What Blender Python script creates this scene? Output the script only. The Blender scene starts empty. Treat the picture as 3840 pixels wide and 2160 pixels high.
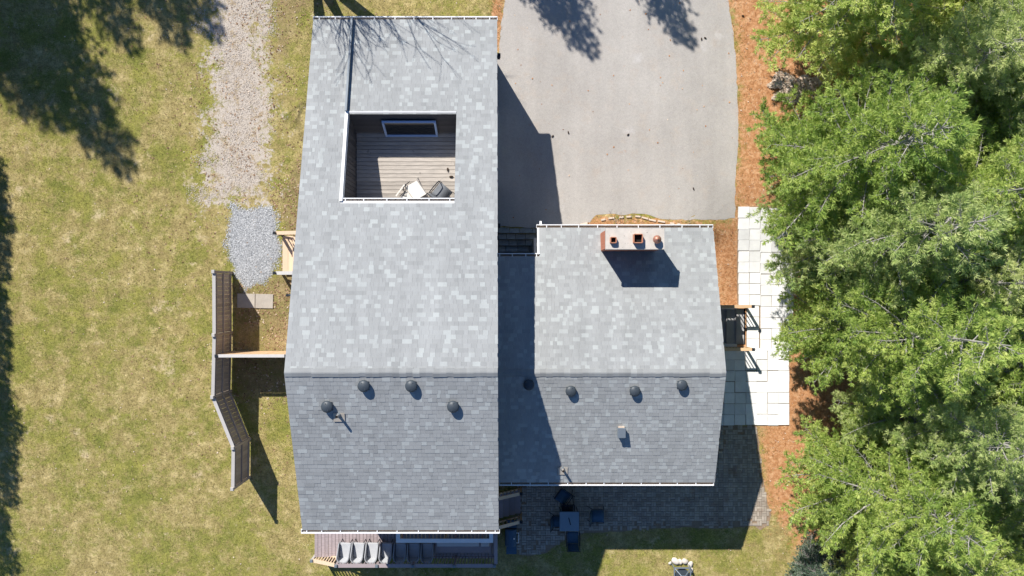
import bpy, bmesh, math, random
import numpy as np
from mathutils import Vector, Matrix

# ------------------------------------------------------------------ camera, sky, sun, exposure
SC = bpy.context.scene
COL = SC.collection
CAMZ, FPX = 30.0, 2700.0            # camera height above the lawn (m), focal length in photo pixels
cam_d = bpy.data.cameras.new('camera'); cam = bpy.data.objects.new('camera', cam_d); COL.objects.link(cam)
cam.location = (0, 0, CAMZ); cam.rotation_euler = (0, 0, 0)
cam_d.sensor_width = 36.0; cam_d.lens = FPX/3840*36.0
cam_d.clip_start = 0.1; cam_d.clip_end = 2000
SC.camera = cam

SUNV = Vector((0.601, -1.008, -1.0)).normalized()      # direction the light travels
ELEV = math.asin(-SUNV.z)
w = bpy.data.worlds.new('World'); SC.world = w; w.use_nodes = True
nt = w.node_tree; nt.nodes.clear()
sky = nt.nodes.new('ShaderNodeTexSky'); sky.sky_type = 'NISHITA'; sky.sun_disc = False
sky.sun_elevation = ELEV; sky.sun_rotation = math.atan2(-SUNV.x, -SUNV.y)
sky.air_density = 1.0; sky.dust_density = 0.0; sky.ozone_density = 9.0
bg = nt.nodes.new('ShaderNodeBackground'); bg.inputs[1].default_value = 0.074
wo = nt.nodes.new('ShaderNodeOutputWorld')
nt.links.new(sky.outputs[0], bg.inputs[0]); nt.links.new(bg.outputs[0], wo.inputs[0])
sun_d = bpy.data.lights.new('sun', 'SUN'); sun = bpy.data.objects.new('sun', sun_d); COL.objects.link(sun)
sun_d.energy = 4.6; sun_d.angle = math.radians(0.55); sun_d.color = (1.0, 0.955, 0.88)
sun.rotation_euler = SUNV.to_track_quat('-Z', 'Y').to_euler()
SC.view_settings.view_transform = 'Standard'; SC.view_settings.look = 'None'
SC.view_settings.exposure = 0.66; SC.view_settings.gamma = 1.0
SC.view_settings.use_curve_mapping = False
SC.cycles.max_bounces = 8; SC.cycles.diffuse_bounces = 5; SC.cycles.transmission_bounces = 5

R = random.Random(7)
NR = np.random.default_rng(11)

# ------------------------------------------------------------------ terrain and photo-to-world
def sm(a, b, x):
    t = np.clip((x-a)/(b-a), 0, 1); return t*t*(3-2*t)
def H(x, y):
    x = np.asarray(x, float); y = np.asarray(y, float)
    k = sm(7.2, 9.2, x)
    f = (1-k)*sm(1.5, 2.5, y) + k*sm(-0.8, 4.6, y)
    return 0.8*f*sm(-6.5, -0.7, x)
def P(px, py, z):
    s = (CAMZ-z)/FPX
    return Vector(((px-1920)*s, (1080-py)*s, z))
def G(px, py, off=0.0):
    z = 0.0
    for _ in range(6):
        p = P(px, py, z); z = float(H(p.x, p.y)) + off
    return P(px, py, z)

# ------------------------------------------------------------------ node helpers
class NT:
    def __init__(s, name):
        s.m = bpy.data.materials.new(name); s.m.use_nodes = True
        s.t = s.m.node_tree; s.t.nodes.clear()
    def n(s, typ, **kw):
        nd = s.t.nodes.new(typ)
        for k, v in kw.items(): setattr(nd, k, v)
        return nd
    def l(s, a, b): s.t.links.new(a, b)
    def pos(s):
        if not hasattr(s, '_p'): s._p = s.n('ShaderNodeNewGeometry').outputs['Position']
        return s._p
    def obj(s):
        return s.n('ShaderNodeTexCoord').outputs['Object']
    def noise(s, scale, detail=4, rough=.55, vec=None, dist=0):
        nd = s.n('ShaderNodeTexNoise'); nd.inputs['Scale'].default_value = scale
        nd.inputs['Detail'].default_value = detail; nd.inputs['Roughness'].default_value = rough
        nd.inputs['Distortion'].default_value = dist
        s.l(vec if vec is not None else s.pos(), nd.inputs['Vector'])
        return nd.outputs['Fac']
    def scaled(s, vec, sc, off=(0,0,0)):
        nd = s.n('ShaderNodeMapping'); nd.inputs['Scale'].default_value = sc; nd.inputs['Location'].default_value = off
        s.l(vec, nd.inputs['Vector']); return nd.outputs[0]
    def attr(s, name):
        return s.n('ShaderNodeAttribute', attribute_name=name).outputs['Fac']
    def rnd(s):
        return s.n('ShaderNodeObjectInfo').outputs['Random']
    def math(s, op, a, b=None, c=None, clamp=False):
        nd = s.n('ShaderNodeMath', operation=op); nd.use_clamp = clamp
        for i, v in enumerate((a, b, c)):
            if v is None: continue
            if isinstance(v, (int, float)): nd.inputs[i].default_value = v
            else: s.l(v, nd.inputs[i])
        return nd.outputs[0]
    def ramp(s, fac, stops, interp='LINEAR'):
        nd = s.n('ShaderNodeValToRGB'); nd.color_ramp.interpolation = interp
        el = nd.color_ramp.elements
        while len(el) < len(stops): el.new(0.5)
        for e, (p, c) in zip(el, stops):
            e.position = p; e.color = (*c, 1) if len(c) == 3 else c
        s.l(fac, nd.inputs[0]); return nd.outputs[0]
    def step(s, fac, a, b):
        nd = s.n('ShaderNodeMapRange', interpolation_type='SMOOTHSTEP')
        nd.inputs['From Min'].default_value = a; nd.inputs['From Max'].default_value = b
        s.l(fac, nd.inputs['Value']); return nd.outputs[0]
    def mix(s, fac, a, b, mode='MIX'):
        nd = s.n('ShaderNodeMix', data_type='RGBA', blend_type=mode)
        if isinstance(fac, (int, float)): nd.inputs[0].default_value = fac
        else: s.l(fac, nd.inputs[0])
        for i, v in ((6, a), (7, b)):
            if isinstance(v, tuple): nd.inputs[i].default_value = (*v, 1)
            else: s.l(v, nd.inputs[i])
        return nd.outputs[2]
    def gain(s, col, fac):       # multiply a colour by a scalar socket
        c = s.n('ShaderNodeVectorMath', operation='SCALE')
        s.l(col, c.inputs[0])
        if isinstance(fac, (int, float)): c.inputs['Scale'].default_value = fac
        else: s.l(fac, c.inputs['Scale'])
        return c.outputs[0]
    def done(s, col, rough=.8, bump=None, bstr=.3, bdist=.01, metal=0, spec=.3, trans=0):
        b = s.n('ShaderNodeBsdfPrincipled')
        if isinstance(col, tuple): b.inputs['Base Color'].default_value = (*col, 1)
        else: s.l(col, b.inputs['Base Color'])
        if isinstance(rough, (int, float)): b.inputs['Roughness'].default_value = rough
        else: s.l(rough, b.inputs['Roughness'])
        b.inputs['Metallic'].default_value = metal
        b.inputs['Specular IOR Level'].default_value = spec
        if bump is not None:
            bn = s.n('ShaderNodeBump'); bn.inputs['Strength'].default_value = bstr; bn.inputs['Distance'].default_value = bdist
            s.l(bump, bn.inputs['Height']); s.l(bn.outputs[0], b.inputs['Normal'])
        o = s.n('ShaderNodeOutputMaterial')
        if trans:
            tr = s.n('ShaderNodeBsdfTranslucent'); s.l(col, tr.inputs[0])
            mx = s.n('ShaderNodeMixShader'); mx.inputs[0].default_value = trans
            s.l(b.outputs[0], mx.inputs[1]); s.l(tr.outputs[0], mx.inputs[2]); s.l(mx.outputs[0], o.inputs[0])
        else: s.l(b.outputs[0], o.inputs[0])
        return s.m

def simple(name, base, rough=.7, var=.18, scale=6, bump=.15, bscale=40, metal=0, rnd=0.0, spec=.3, grain=None):
    """one colour with blotchy wear, fine grain relief and per-object variation"""
    s = NT(name); v = s.obj()
    if grain: v2 = s.scaled(v, grain)
    else: v2 = v
    n1 = s.noise(scale, 5, .6, v2); n2 = s.noise(bscale, 3, .6, v2)
    g = s.math('MULTIPLY_ADD', n1, 2*var, 1-var)
    g = s.math('MULTIPLY_ADD', s.math('SUBTRACT', n2, .5), var*.8, g)
    if rnd:
        g = s.math('MULTIPLY', g, s.math('MULTIPLY_ADD', s.rnd(), 2*rnd, 1-rnd))
    rg = s.n('ShaderNodeRGB'); rg.outputs[0].default_value = (*base, 1)
    return s.done(s.gain(rg.outputs[0], g), rough, n2, bump, .01, metal, spec)

MAT = {}
MAT['white_metal'] = simple('white_metal', (.82, .82, .82), .45, .06, 3, .02)
MAT['grey_metal'] = simple('grey_metal', (.2, .235, .27), .4, .1, 5, .03, metal=.3)
MAT['curb_metal'] = simple('curb_metal', (.2, .23, .26), .6, .1, 5, .03)
MAT['frame_blue_reflect'] = simple('frame_blue_reflect', (.42, .55, .78), .45, .06, 3, .02)  # bluish reflection tinted into the frame's base colour
MAT['black_metal'] = simple('black_metal', (.022, .026, .034), .4, .2, 6, .03)
MAT['vent_plastic'] = simple('vent_plastic', (.05, .062, .075), .45, .2, 5, .04)
MAT['siding_grey'] = simple('siding_grey', (.3, .3, .3), .7, .12, 2, .05)
MAT['siding_dark'] = simple('siding_dark', (.115, .105, .1), .8, .2, 3, .2, grain=(1, 8, 8), rnd=.2)
MAT['trim'] = simple('trim', (.62, .62, .62), .6, .1, 2, .05)
MAT['cedar'] = simple('cedar', (.62, .42, .25), .75, .15, 3, .2, 30, rnd=.12, grain=(6, 1, 6))
MAT['lumber'] = simple('lumber', (.66, .5, .35), .75, .13, 3, .2, 30, rnd=.1, grain=(6, 1, 6))
MAT['lumber_grey'] = simple('lumber_grey', (.5, .48, .46), .8, .14, 3, .2, 30, rnd=.08, grain=(6, 1, 6))
MAT['fence_board'] = simple('fence_board', (.37, .315, .28), .8, .16, 3, .25, 30, rnd=.16, grain=(8, 8, 1))
MAT['fence_cap'] = simple('fence_cap', (.42, .4, .385), .8, .12, 3, .2, 30, rnd=.06)
MAT['deck_paint'] = simple('deck_paint', (.33, .275, .28), .7, .14, 3, .15, 30, rnd=.08)
MAT['clay'] = simple('clay', (.45, .2, .12), .75, .18, 8, .15)
MAT['soot_and_shade'] = simple('soot_and_shade', (.015, .012, .011), .95, .2, 8, .1)  # flue soot; elsewhere painted shade of pipe mouths, slot and board gaps
MAT['copper'] = simple('copper', (.48, .235, .165), .42, .14, 8, .05, metal=.55)
MAT['wicker'] = simple('wicker', (.3, .31, .33), .7, .18, 20, .5, 90)
MAT['wicker_seat'] = simple('wicker_seat', (.44, .45, .47), .8, .12, 12, .3, 90)
MAT['cushion'] = simple('cushion', (.6, .58, .55), .9, .1, 6, .1)
MAT['sling_navy'] = simple('sling_navy', (.055, .11, .17), .75, .12, 8, .1, 120)
MAT['sling_grey'] = simple('sling_grey', (.13, .14, .155), .7, .12, 8, .1, 120)
MAT['sling_black'] = simple('sling_black', (.02, .02, .024), .75, .15, 8, .1, 120)
MAT['canvas'] = simple('canvas', (.7, .66, .6), .9, .07, 4, .1)
MAT['table_top'] = simple('table_top', (.2, .27, .33), .35, .1, 3, .02)
MAT['glass_dark'] = simple('glass_dark', (.02, .022, .025), .08, .1, 3, .0, spec=.5)
MAT['stone_white'] = simple('stone_white', (.6, .55, .49), .85, .15, 6, .3, rnd=.1)
MAT['flagstone'] = simple('flagstone', (.36, .38, .37), .85, .4, 5, .5, 25, rnd=.2)
MAT['edging'] = simple('edging', (.62, .5, .4), .85, .16, 6, .3, rnd=.12)
MAT['slab_old'] = simple('slab_old', (.4, .36, .31), .9, .2, 5, .3, 50, rnd=.1)
MAT['sand'] = simple('sand', (.27, .2, .14), .95, .35, 7, .4, 60)
MAT['brick'] = simple('brick', (.4, .16, .1), .85, .22, 9, .3, 50, rnd=.2)
MAT['bark'] = simple('bark', (.17, .15, .135), .9, .3, 9, .5, 30)
MAT['bark_pale'] = simple('bark_pale', (.34, .32, .3), .9, .2, 9, .3, 30)
MAT['cone'] = simple('cone', (.05, .032, .022), .9, .3, 30, .5, 90)
MAT['well_concrete'] = simple('well_concrete', (.4, .4, .4), .9, .25, 3, .3, 40)

def m_slab():
    s = NT('concrete_slab'); o = s.obj(); p = s.pos()
    n = s.noise(3.0, 5, .65); f = s.noise(60, 3, .6)
    g = s.math('MULTIPLY_ADD', n, .34, .83)
    g = s.math('MULTIPLY', g, s.math('MULTIPLY_ADD', s.rnd(), .22, .87))
    g = s.math('MULTIPLY_ADD', s.math('SUBTRACT', f, .5), .1, g)
    rg = s.n('ShaderNodeRGB'); rg.outputs[0].default_value = (.8, .795, .78, 1)
    st = s.step(s.noise(1.3, 6, .7), .6, .78)
    return s.done(s.mix(s.math('MULTIPLY', st, .3), s.gain(rg.outputs[0], g), (.42, .36, .28)), .9, f, .25, .006)
MAT['slab'] = m_slab()

def m_paver():
    s = NT('patio_brick'); t = s.attr('tone'); n = s.noise(2.2, 5, .65); f = s.noise(70, 3, .6)
    c = s.ramp(s.math('ADD', t, s.math('MULTIPLY_ADD', s.rnd(), 0.0, 0.0)), [(0, (.30, .255, .21)), (.5, (.37, .32, .265)), (1, (.44, .385, .32))])
    dirt = s.step(s.noise(1.1, 6, .7), .52, .7)
    c = s.mix(s.math('MULTIPLY', dirt, .6), c, (.17, .10, .06))
    return s.done(s.gain(c, s.math('MULTIPLY_ADD', n, .5, .75)), .9, f, .3, .006)
MAT['paver'] = m_paver()

def m_cap():
    s = NT('chimney_cap'); n = s.noise(4, 5, .65); f = s.noise(50, 3)
    c = s.ramp(n, [(.25, (.46, .42, .37)), (.75, (.62, .57, .51))])
    spots = s.step(s.noise(16, 2, .5, None, .4), .66, .7)
    c = s.mix(s.math('MULTIPLY', spots, .75), c, (.16, .13, .11))
    return s.done(c, .9, f, .3, .006)
MAT['chimney_cap'] = m_cap()

def m_shingle(name='shingle', dark=1.0):
    s = NT(name); t = s.attr('tone')
    c = s.ramp(t, [(0, (.272, .28, .281)), (.35, (.3, .308, .309)), (.62, (.32, .33, .331)), (.8, (.35, .365, .364)), (1, (.382, .402, .399))])
    big = s.noise(.55, 4, .6); streak = s.noise(1.0, 4, .6, s.scaled(s.pos(), (2.2, .22, .22)))
    fine = s.noise(95, 2, .7)
    g = s.math('MULTIPLY_ADD', big, .2, .9)
    g = s.math('MULTIPLY_ADD', s.math('SUBTRACT', streak, .5), .34, g)
    g = s.math('MULTIPLY_ADD', s.math('SUBTRACT', fine, .5), .5, g)
    return s.done(s.gain(c, s.math('MULTIPLY', g, dark)), .92, fine, .5, .004, spec=.15)
MAT['shingle'] = m_shingle()
MAT['ridge'] = m_shingle('ridge_shingle', .9)

def m_deck(name, light, dark, rnd=.22):
    s = NT(name); o = s.obj()
    rv = s.n('ShaderNodeVectorMath', operation='ADD'); s.l(s.scaled(s.pos(), (1.2, 14, 14)), rv.inputs[0])
    cb = s.n('ShaderNodeCombineXYZ'); s.l(s.math('MULTIPLY', s.rnd(), 57.), cb.inputs[0]); s.l(cb.outputs[0], rv.inputs[1])
    n = s.noise(2.0, 6, .65, rv.outputs[0]); kn = s.step(s.noise(3.2, 2, .5), .66, .74)
    c = s.ramp(n, [(.28, dark), (.68, light)])
    c = s.mix(s.math('MULTIPLY', kn, .5), c, tuple(x*.45 for x in dark))
    g = s.math('MULTIPLY_ADD', s.rnd(), 2*rnd, 1-rnd)
    return s.done(s.gain(c, g), .85, n, .3, .006)
MAT['terrace_board'] = m_deck('terrace_board', (.5, .45, .395), (.31, .28, .25))
MAT['deck_board'] = m_deck('deck_board', (.4, .33, .33), (.27, .225, .23), .1)

def lawn_color(s):
    big = s.noise(.3, 3, .6); mid = s.noise(1.0, 5, .66); clump = s.noise(5.0, 4, .7); fine = s.noise(17, 3, .75)
    grn = s.ramp(s.noise(1.3, 4, .65), [(.32, (.195, .215, .045)), (.5, (.285, .28, .068)), (.68, (.37, .345, .085))])
    dry = s.ramp(s.noise(2.1, 5, .7), [(.32, (.31, .245, .1)), (.5, (.43, .345, .145)), (.68, (.64, .52, .255))])
    k = s.math('ADD', s.math('MULTIPLY_ADD', mid, 1.0, -.3), s.math('MULTIPLY', big, .62))
    k = s.math('MULTIPLY_ADD', s.math('SUBTRACT', clump, .5), .42, k)
    k = s.math('MULTIPLY_ADD', s.math('SUBTRACT', fine, .5), .55, k)
    c = s.mix(s.step(k, .37, .63), grn, dry)
    sh = s.math('MULTIPLY_ADD', s.math('SUBTRACT', s.noise(8.5, 4, .75, s.scaled(s.pos(), (1, 1, 1), (7, 3, 0))), .5), 1.2, .9)
    return s.gain(c, sh)

def m_ground():
    s = NT('ground'); base = lawn_color(s)
    fine = s.noise(24, 4, .75); vf = s.noise(70, 3, .7); w1 = s.noise(1.6, 6, .7); w2 = s.noise(5.5, 5, .7)
    base = s.gain(base, s.math('MULTIPLY_ADD', fine, 1.3, .3))
    bare = s.step(s.noise(.8, 6, .72), .58, .7)
    base = s.mix(s.math('MULTIPLY', bare, .8), base, (.62, .5, .31))
    def mask(name, amt=.9, a=.42, b=.62):
        nn = s.math('MULTIPLY_ADD', s.math('SUBTRACT', s.math('MULTIPLY_ADD', w2, .5, s.math('MULTIPLY', w1, .5)), .5), amt, s.attr(name))
        return s.step(nn, a, b)
    soil = s.ramp(w2, [(.3, (.19, .125, .075)), (.7, (.34, .25, .16))])
    soil = s.gain(soil, s.math('MULTIPLY_ADD', fine, .9, .5))
    c = s.mix(s.math('MULTIPLY', mask('leafy', 1.9, .55, .95), .5), base, soil)
    lit = s.ramp(w2, [(.3, (.34, .15, .065)), (.5, (.53, .265, .13)), (.7, (.66, .41, .24))])
    lit = s.gain(lit, s.math('MULTIPLY_ADD', s.math('ADD', vf, fine), .75, .25))
    c = s.mix(s.math('MULTIPLY', mask('litter', 1.9, .36, .7), .95), c, lit)
    gr = s.ramp(s.noise(34, 3, .8), [(.3, (.34, .285, .23)), (.5, (.52, .455, .39)), (.72, (.69, .635, .57))])
    gd = s.math('MULTIPLY', s.step(s.noise(2.3, 6, .75), .5, .62), .8)
    gr = s.mix(gd, gr, s.mix(s.step(s.noise(6, 3, .7), .4, .6), (.3, .215, .13), (.45, .345, .2)))
    c = s.mix(mask('gravel', 2.6, .42, .66), c, gr)
    st = s.ramp(s.noise(40, 2, .8), [(.3, (.27, .275, .29)), (.52, (.46, .47, .485)), (.72, (.68, .685, .69))])
    c = s.mix(mask('chips', 1.0, .42, .6), c, st)
    return s.done(c, .95, s.math('ADD', fine, vf), .6, .03, spec=.1)
MAT['ground'] = m_ground()

def m_grass():
    s = NT('grass_blade'); c = lawn_color(s); t = s.attr('tone')
    c = s.mix(.45, c, s.ramp(t, [(0, (.12, .14, .035)), (.4, (.25, .225, .075)), (1, (.6, .48, .26))]))
    return s.done(s.gain(c, s.math('MULTIPLY_ADD', t, 1.0, .48)), .8, trans=.2, spec=.15)
MAT['grass'] = m_grass()

def m_leaf(name, stops):
    s = NT(name); t = s.attr('tone')
    return s.done(s.ramp(t, stops), .8, trans=.12, spec=.2)
MAT['leaf'] = m_leaf('dead_leaf', [(0, (.14, .075, .045)), (.35, (.27, .16, .09)), (.7, (.45, .30, .19)), (1, (.72, .6, .49))])
MAT['needle_litter'] = m_leaf('needle_litter', [(0, (.2, .08, .03)), (.5, (.47, .205, .08)), (.85, (.6, .33, .16)), (1, (.72, .6, .48))])
MAT['chip'] = m_leaf('gravel_chip', [(0, (.21, .215, .225)), (.5, (.44, .45, .462)), (1, (.76, .765, .77))])
MAT['chip_tan'] = m_leaf('gravel_tan', [(0, (.28, .225, .175)), (.5, (.5, .435, .37)), (1, (.76, .71, .64))])

def m_asphalt():
    s = NT('asphalt'); big = s.noise(.35, 5, .62); mid = s.noise(1.6, 5, .65); f = s.noise(75, 3, .8); f2 = s.noise(28, 3, .7)
    c = s.ramp(big, [(.3, (.355, .331, .308)), (.7, (.437, .409, .381))])
    warm = s.step(mid, .5, .75)
    c = s.mix(s.math('MULTIPLY', warm, .5), c, (.42, .355, .3))
    trk = s.noise(1.0, 5, .65, s.scaled(s.pos(), (1.3, .16, 1)))
    c = s.gain(c, s.math('MULTIPLY_ADD', trk, .34, .83))
    rust = s.step(s.noise(2.3, 5, .7), .64, .74)
    c = s.mix(s.math('MULTIPLY', rust, .45), c, (.42, .26, .17))
    pale = s.step(s.noise(.9, 3, .5, s.scaled(s.pos(), (1, 1, 1), (31, 4, 0))), .68, .78)
    c = s.mix(s.math('MULTIPLY', pale, .5), c, (.52, .5, .49))
    g = s.math('MULTIPLY_ADD', s.math('SUBTRACT', f, .5), .75, 1.0)
    g = s.math('MULTIPLY_ADD', s.math('SUBTRACT', f2, .5), .55, g)
    g = s.math('MULTIPLY_ADD', s.math('SUBTRACT', s.noise(9, 5, .75), .5), .3, g)
    return s.done(s.gain(c, g), .92, f, .4, .006, spec=.2)
MAT['asphalt'] = m_asphalt()

def m_needles(name, c0, c1, c2):
    s = NT(name); t = s.attr('tone'); r = s.rnd()
    k = s.math('ADD', s.math('MULTIPLY', t, .75), s.math('MULTIPLY_ADD', r, .4, -.04))
    c = s.ramp(k, [(0, c0), (.5, c1), (1, c2)])
    return s.done(c, .55, trans=.42, spec=.35)
MAT['pine'] = m_needles('pine_needles', (.21, .335, .07), (.43, .545, .125), (.74, .77, .27))
MAT['pine_cool'] = m_needles('pine_needles_cool', (.21, .33, .1), (.42, .52, .17), (.68, .72, .32))
MAT['spruce'] = m_needles('spruce_needles', (.1, .17, .11), (.2, .28, .2), (.34, .42, .3))

# ------------------------------------------------------------------ mesh helpers
def link(o, parent=None):
    COL.objects.link(o)
    if parent is not None: o.parent = parent
    return o
class MB:
    def __init__(s): s.v = []; s.f = []; s.t = []
    def add(s, vs, fs, tone=0.5):
        b = len(s.v); s.v += [tuple(v) for v in vs]
        for f in fs: s.f.append(tuple(b+i for i in f)); s.t.append(tone)
    def box(s, c, d, rz=0, tone=.5, taper=0):
        cx, cy, cz = c; hx, hy, hz = d[0]/2, d[1]/2, d[2]/2
        cs, sn = math.cos(rz), math.sin(rz); vs = []
        for z, k in ((-hz, 0), (hz, taper)):
            for x, y in ((-hx+k, -hy+k), (hx-k, -hy+k), (hx-k, hy-k), (-hx+k, hy-k)):
                vs.append((cx+x*cs-y*sn, cy+x*sn+y*cs, cz+z))
        s.add(vs, [(3,2,1,0), (4,5,6,7), (0,1,5,4), (1,2,6,5), (2,3,7,6), (3,0,4,7)], tone); return s
    def hexa(s, vs, tone=.5):     # 8 corners, bottom loop then top loop
        s.add(vs, [(3,2,1,0), (4,5,6,7), (0,1,5,4), (1,2,6,5), (2,3,7,6), (3,0,4,7)], tone); return s
    def bar(s, p0, p1, wd, ht, tone=.5, up=(0,0,1)):
        p0 = Vector(p0); p1 = Vector(p1); d = (p1-p0).normalized(); u = Vector(up)
        if abs(d.dot(u)) > .98: u = Vector((0, 1, 0))
        a = d.cross(u).normalized()*wd/2; b = a.cross(d).normalized()*ht/2
        s.hexa([p0-a-b, p0+a-b, p1+a-b, p1-a-b, p0-a+b, p0+a+b, p1+a+b, p1-a+b], tone); return s
    def tube(s, p0, p1, r0, r1=None, n=8, cap=True, tone=.5):
        r1 = r0 if r1 is None else r1
        p0 = Vector(p0); p1 = Vector(p1); d = (p1-p0).normalized()
        u = Vector((0, 0, 1)) if abs(d.z) < .9 else Vector((1, 0, 0))
        a = d.cross(u).normalized(); b = d.cross(a); vs = []
        for p, r in ((p0, r0), (p1, r1)):
            for i in range(n):
                t = 2*math.pi*i/n; vs.append(p+a*math.cos(t)*r+b*math.sin(t)*r)
        fs = [(i, (i+1) % n, n+(i+1) % n, n+i) for i in range(n)]
        if cap: fs += [tuple(range(n-1, -1, -1)), tuple(range(n, 2*n))]
        s.add(vs, fs, tone); return s
    def path(s, pts, r, n=6, tone=.5):
        for a, b in zip(pts[:-1], pts[1:]): s.tube(a, b, r, r, n, True, tone)
        return s
    def lathe(s, prof, c=(0,0,0), n=20, tone=.5):
        vs = []; fs = []
        for r, z in prof:
            for i in range(n):
                t = 2*math.pi*i/n; vs.append((c[0]+r*math.cos(t), c[1]+r*math.sin(t), c[2]+z))
        for k in range(len(prof)-1):
            for i in range(n):
                j = (i+1) % n; fs.append((k*n+i, k*n+j, (k+1)*n+j, (k+1)*n+i))
        fs.append(tuple(range(n-1, -1, -1))); fs.append(tuple(range((len(prof)-1)*n, len(prof)*n)))
        s.add(vs, fs, tone); return s
    def mesh(s, name, mat, smooth=False):
        me = bpy.data.meshes.new(name); me.from_pydata(s.v, [], s.f); me.materials.append(MAT[mat] if isinstance(mat, str) else mat)
        a = me.attributes.new('tone', 'FLOAT', 'FACE'); a.data.foreach_set('value', s.t)
        bm = bmesh.new(); bm.from_mesh(me); bmesh.ops.recalc_face_normals(bm, faces=bm.faces); bm.to_mesh(me); bm.free()
        if smooth: me.polygons.foreach_set('use_smooth', [True]*len(me.polygons))
        me.update(); return me
    def build(s, name, mat, parent=None, smooth=False, loc=None, bevel=0):
        o = bpy.data.objects.new(name, s.mesh(name, mat, smooth)); link(o, parent)
        if loc is not None: o.location = loc
        if bevel:
            md = o.modifiers.new('bevel', 'BEVEL'); md.width = bevel; md.segments = 2; md.limit_method = 'ANGLE'
        return o
def tri_mesh(name, V, T, mat, tone=None):
    """many triangles from arrays"""
    me = bpy.data.meshes.new(name); V = np.ascontiguousarray(V, np.float32); T = np.ascontiguousarray(T, np.int32)
    me.vertices.add(len(V)); me.vertices.foreach_set('co', V.ravel())
    me.loops.add(T.size); me.loops.foreach_set('vertex_index', T.ravel())
    k = T.shape[1]; me.polygons.add(len(T)); me.polygons.foreach_set('loop_start', np.arange(0, T.size, k, dtype=np.int32))
    me.materials.append(MAT[mat])
    if tone is not None:
        a = me.attributes.new('tone', 'FLOAT', 'FACE'); a.data.foreach_set('value', np.ascontiguousarray(tone, np.float32))
    me.update(calc_edges=True); return me
def tag(o, label=None, cat=None, group=None, kind=None):
    if label: o['label'] = label
    if cat: o['category'] = cat
    if group: o['group'] = group
    if kind: o['kind'] = kind
    return o
def thing(name, label, cat, loc=(0,0,0), rz=0, group=None):
    o = bpy.data.objects.new(name, None); o.empty_display_size = .2; link(o)
    o.location = loc; o.rotation_euler = (0, 0, rz); return tag(o, label, cat, group)
def copy_tree(o, parent=None):
    c = o.copy(); COL.objects.link(c)
    if parent is not None: c.parent = parent
    for ch in list(o.children): copy_tree(ch, c)
    return c
def inst(name, me, loc, rz=0, parent=None, scale=None, rot=None):
    o = bpy.data.objects.new(name, me); link(o, parent); o.location = loc
    o.rotation_euler = rot if rot is not None else (0, 0, rz)
    if scale is not None: o.scale = scale
    return o
def in_poly(x, y, poly):
    x = np.asarray(x, float); y = np.asarray(y, float); ins = np.zeros(x.shape, bool)
    n = len(poly)
    for i in range(n):
        x0, y0 = poly[i]; x1, y1 = poly[(i+1) % n]
        if y0 == y1: continue
        c = ((y0 > y) != (y1 > y)) & (x < (x1-x0)*(y-y0)/(y1-y0)+x0); ins ^= c
    return ins
def sdist(x, y, poly):
    x = np.asarray(x, float); y = np.asarray(y, float); d = np.full(x.shape, 1e9); n = len(poly)
    for i in range(n):
        x0, y0 = poly[i]; x1, y1 = poly[(i+1) % n]; dx, dy = x1-x0, y1-y0
        t = np.clip(((x-x0)*dx+(y-y0)*dy)/(dx*dx+dy*dy+1e-12), 0, 1)
        d = np.minimum(d, np.hypot(x-x0-t*dx, y-y0-t*dy))
    return np.where(in_poly(x, y, poly), d, -d)
def poly_px(pts):
    out = []
    for a, b in pts:
        p = G(a, b); out.append((p.x, p.y))
    return out

def wobble(pts, amp, step=14, seed=3):
    rr = random.Random(seed); out = []
    for (a, b), (c, d) in zip(pts, pts[1:]+pts[:1]):
        n = max(1, int(math.hypot(c-a, d-b)/step))
        for i in range(n):
            t = i/n; out.append((a+(c-a)*t+rr.uniform(-amp, amp), b+(d-b)*t+rr.uniform(-amp, amp)))
    return out

# ------------------------------------------------------------------ ground
WELL = (7.0, 9.72, -2.36, -0.86)          # basement stair well x0 x1 y0 y1
Z_GRAVEL = poly_px([(800,-200),(1040,-200),(1030,0),(1010,150),(1060,330),(1062,480),(1050,620),(1040,760),(1000,800),(870,800),(745,770),(750,600),(770,400),(765,150)])
Z_GFADE = poly_px([(985,250),(1090,250),(1080,820),(830,820),(850,640),(960,600)])
Z_CHIPS = poly_px(wobble([(868,772),(905,780),(940,786),(975,780),(1010,770),(1038,850),(1050,960),(1025,1000),(998,1045),(955,1062),(920,1080),(890,1050),(885,1000),(862,920)], 7, 22, 5))
Z_LEAF1 = poly_px([(1020,740),(1130,540),(1180,540),(1180,1330),(1120,1500),(866,1500),(866,1064),(990,1055),(1050,960),(1045,860)])
Z_LEAF2 = poly_px([(960,-150),(1300,-150),(1300,60),(1150,80),(1080,330),(1070,420),(1030,330),(985,150)])
Z_LIT = [poly_px([(2680,-300),(2735,60),(2750,250),(2762,420),(2765,560),(2748,700),(2748,822),(2600,832),(2400,812),(2240,806),(2130,850),(2130,1000),(2640,1000),(2680,1200),(2840,1560),(2850,1750),(2872,1900),(2960,2000),(3100,2300),(5200,2500),(5200,-600)]),
         poly_px([(1840,-150),(1900,-150),(1888,60),(1872,180),(1862,200),(1840,200)])]
Z_DIRT = poly_px([(1900,1700),(2700,1700),(2700,1590),(2850,1590),(2870,1800),(2905,1940),(2870,2000),(2560,2000),(2330,2010),(2210,2030),(2010,2110),(1900,2110)])
def zone(x, y, poly, soft):
    return np.clip(.5+.5*sdist(x, y, poly)/soft, 0, 1)
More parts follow.
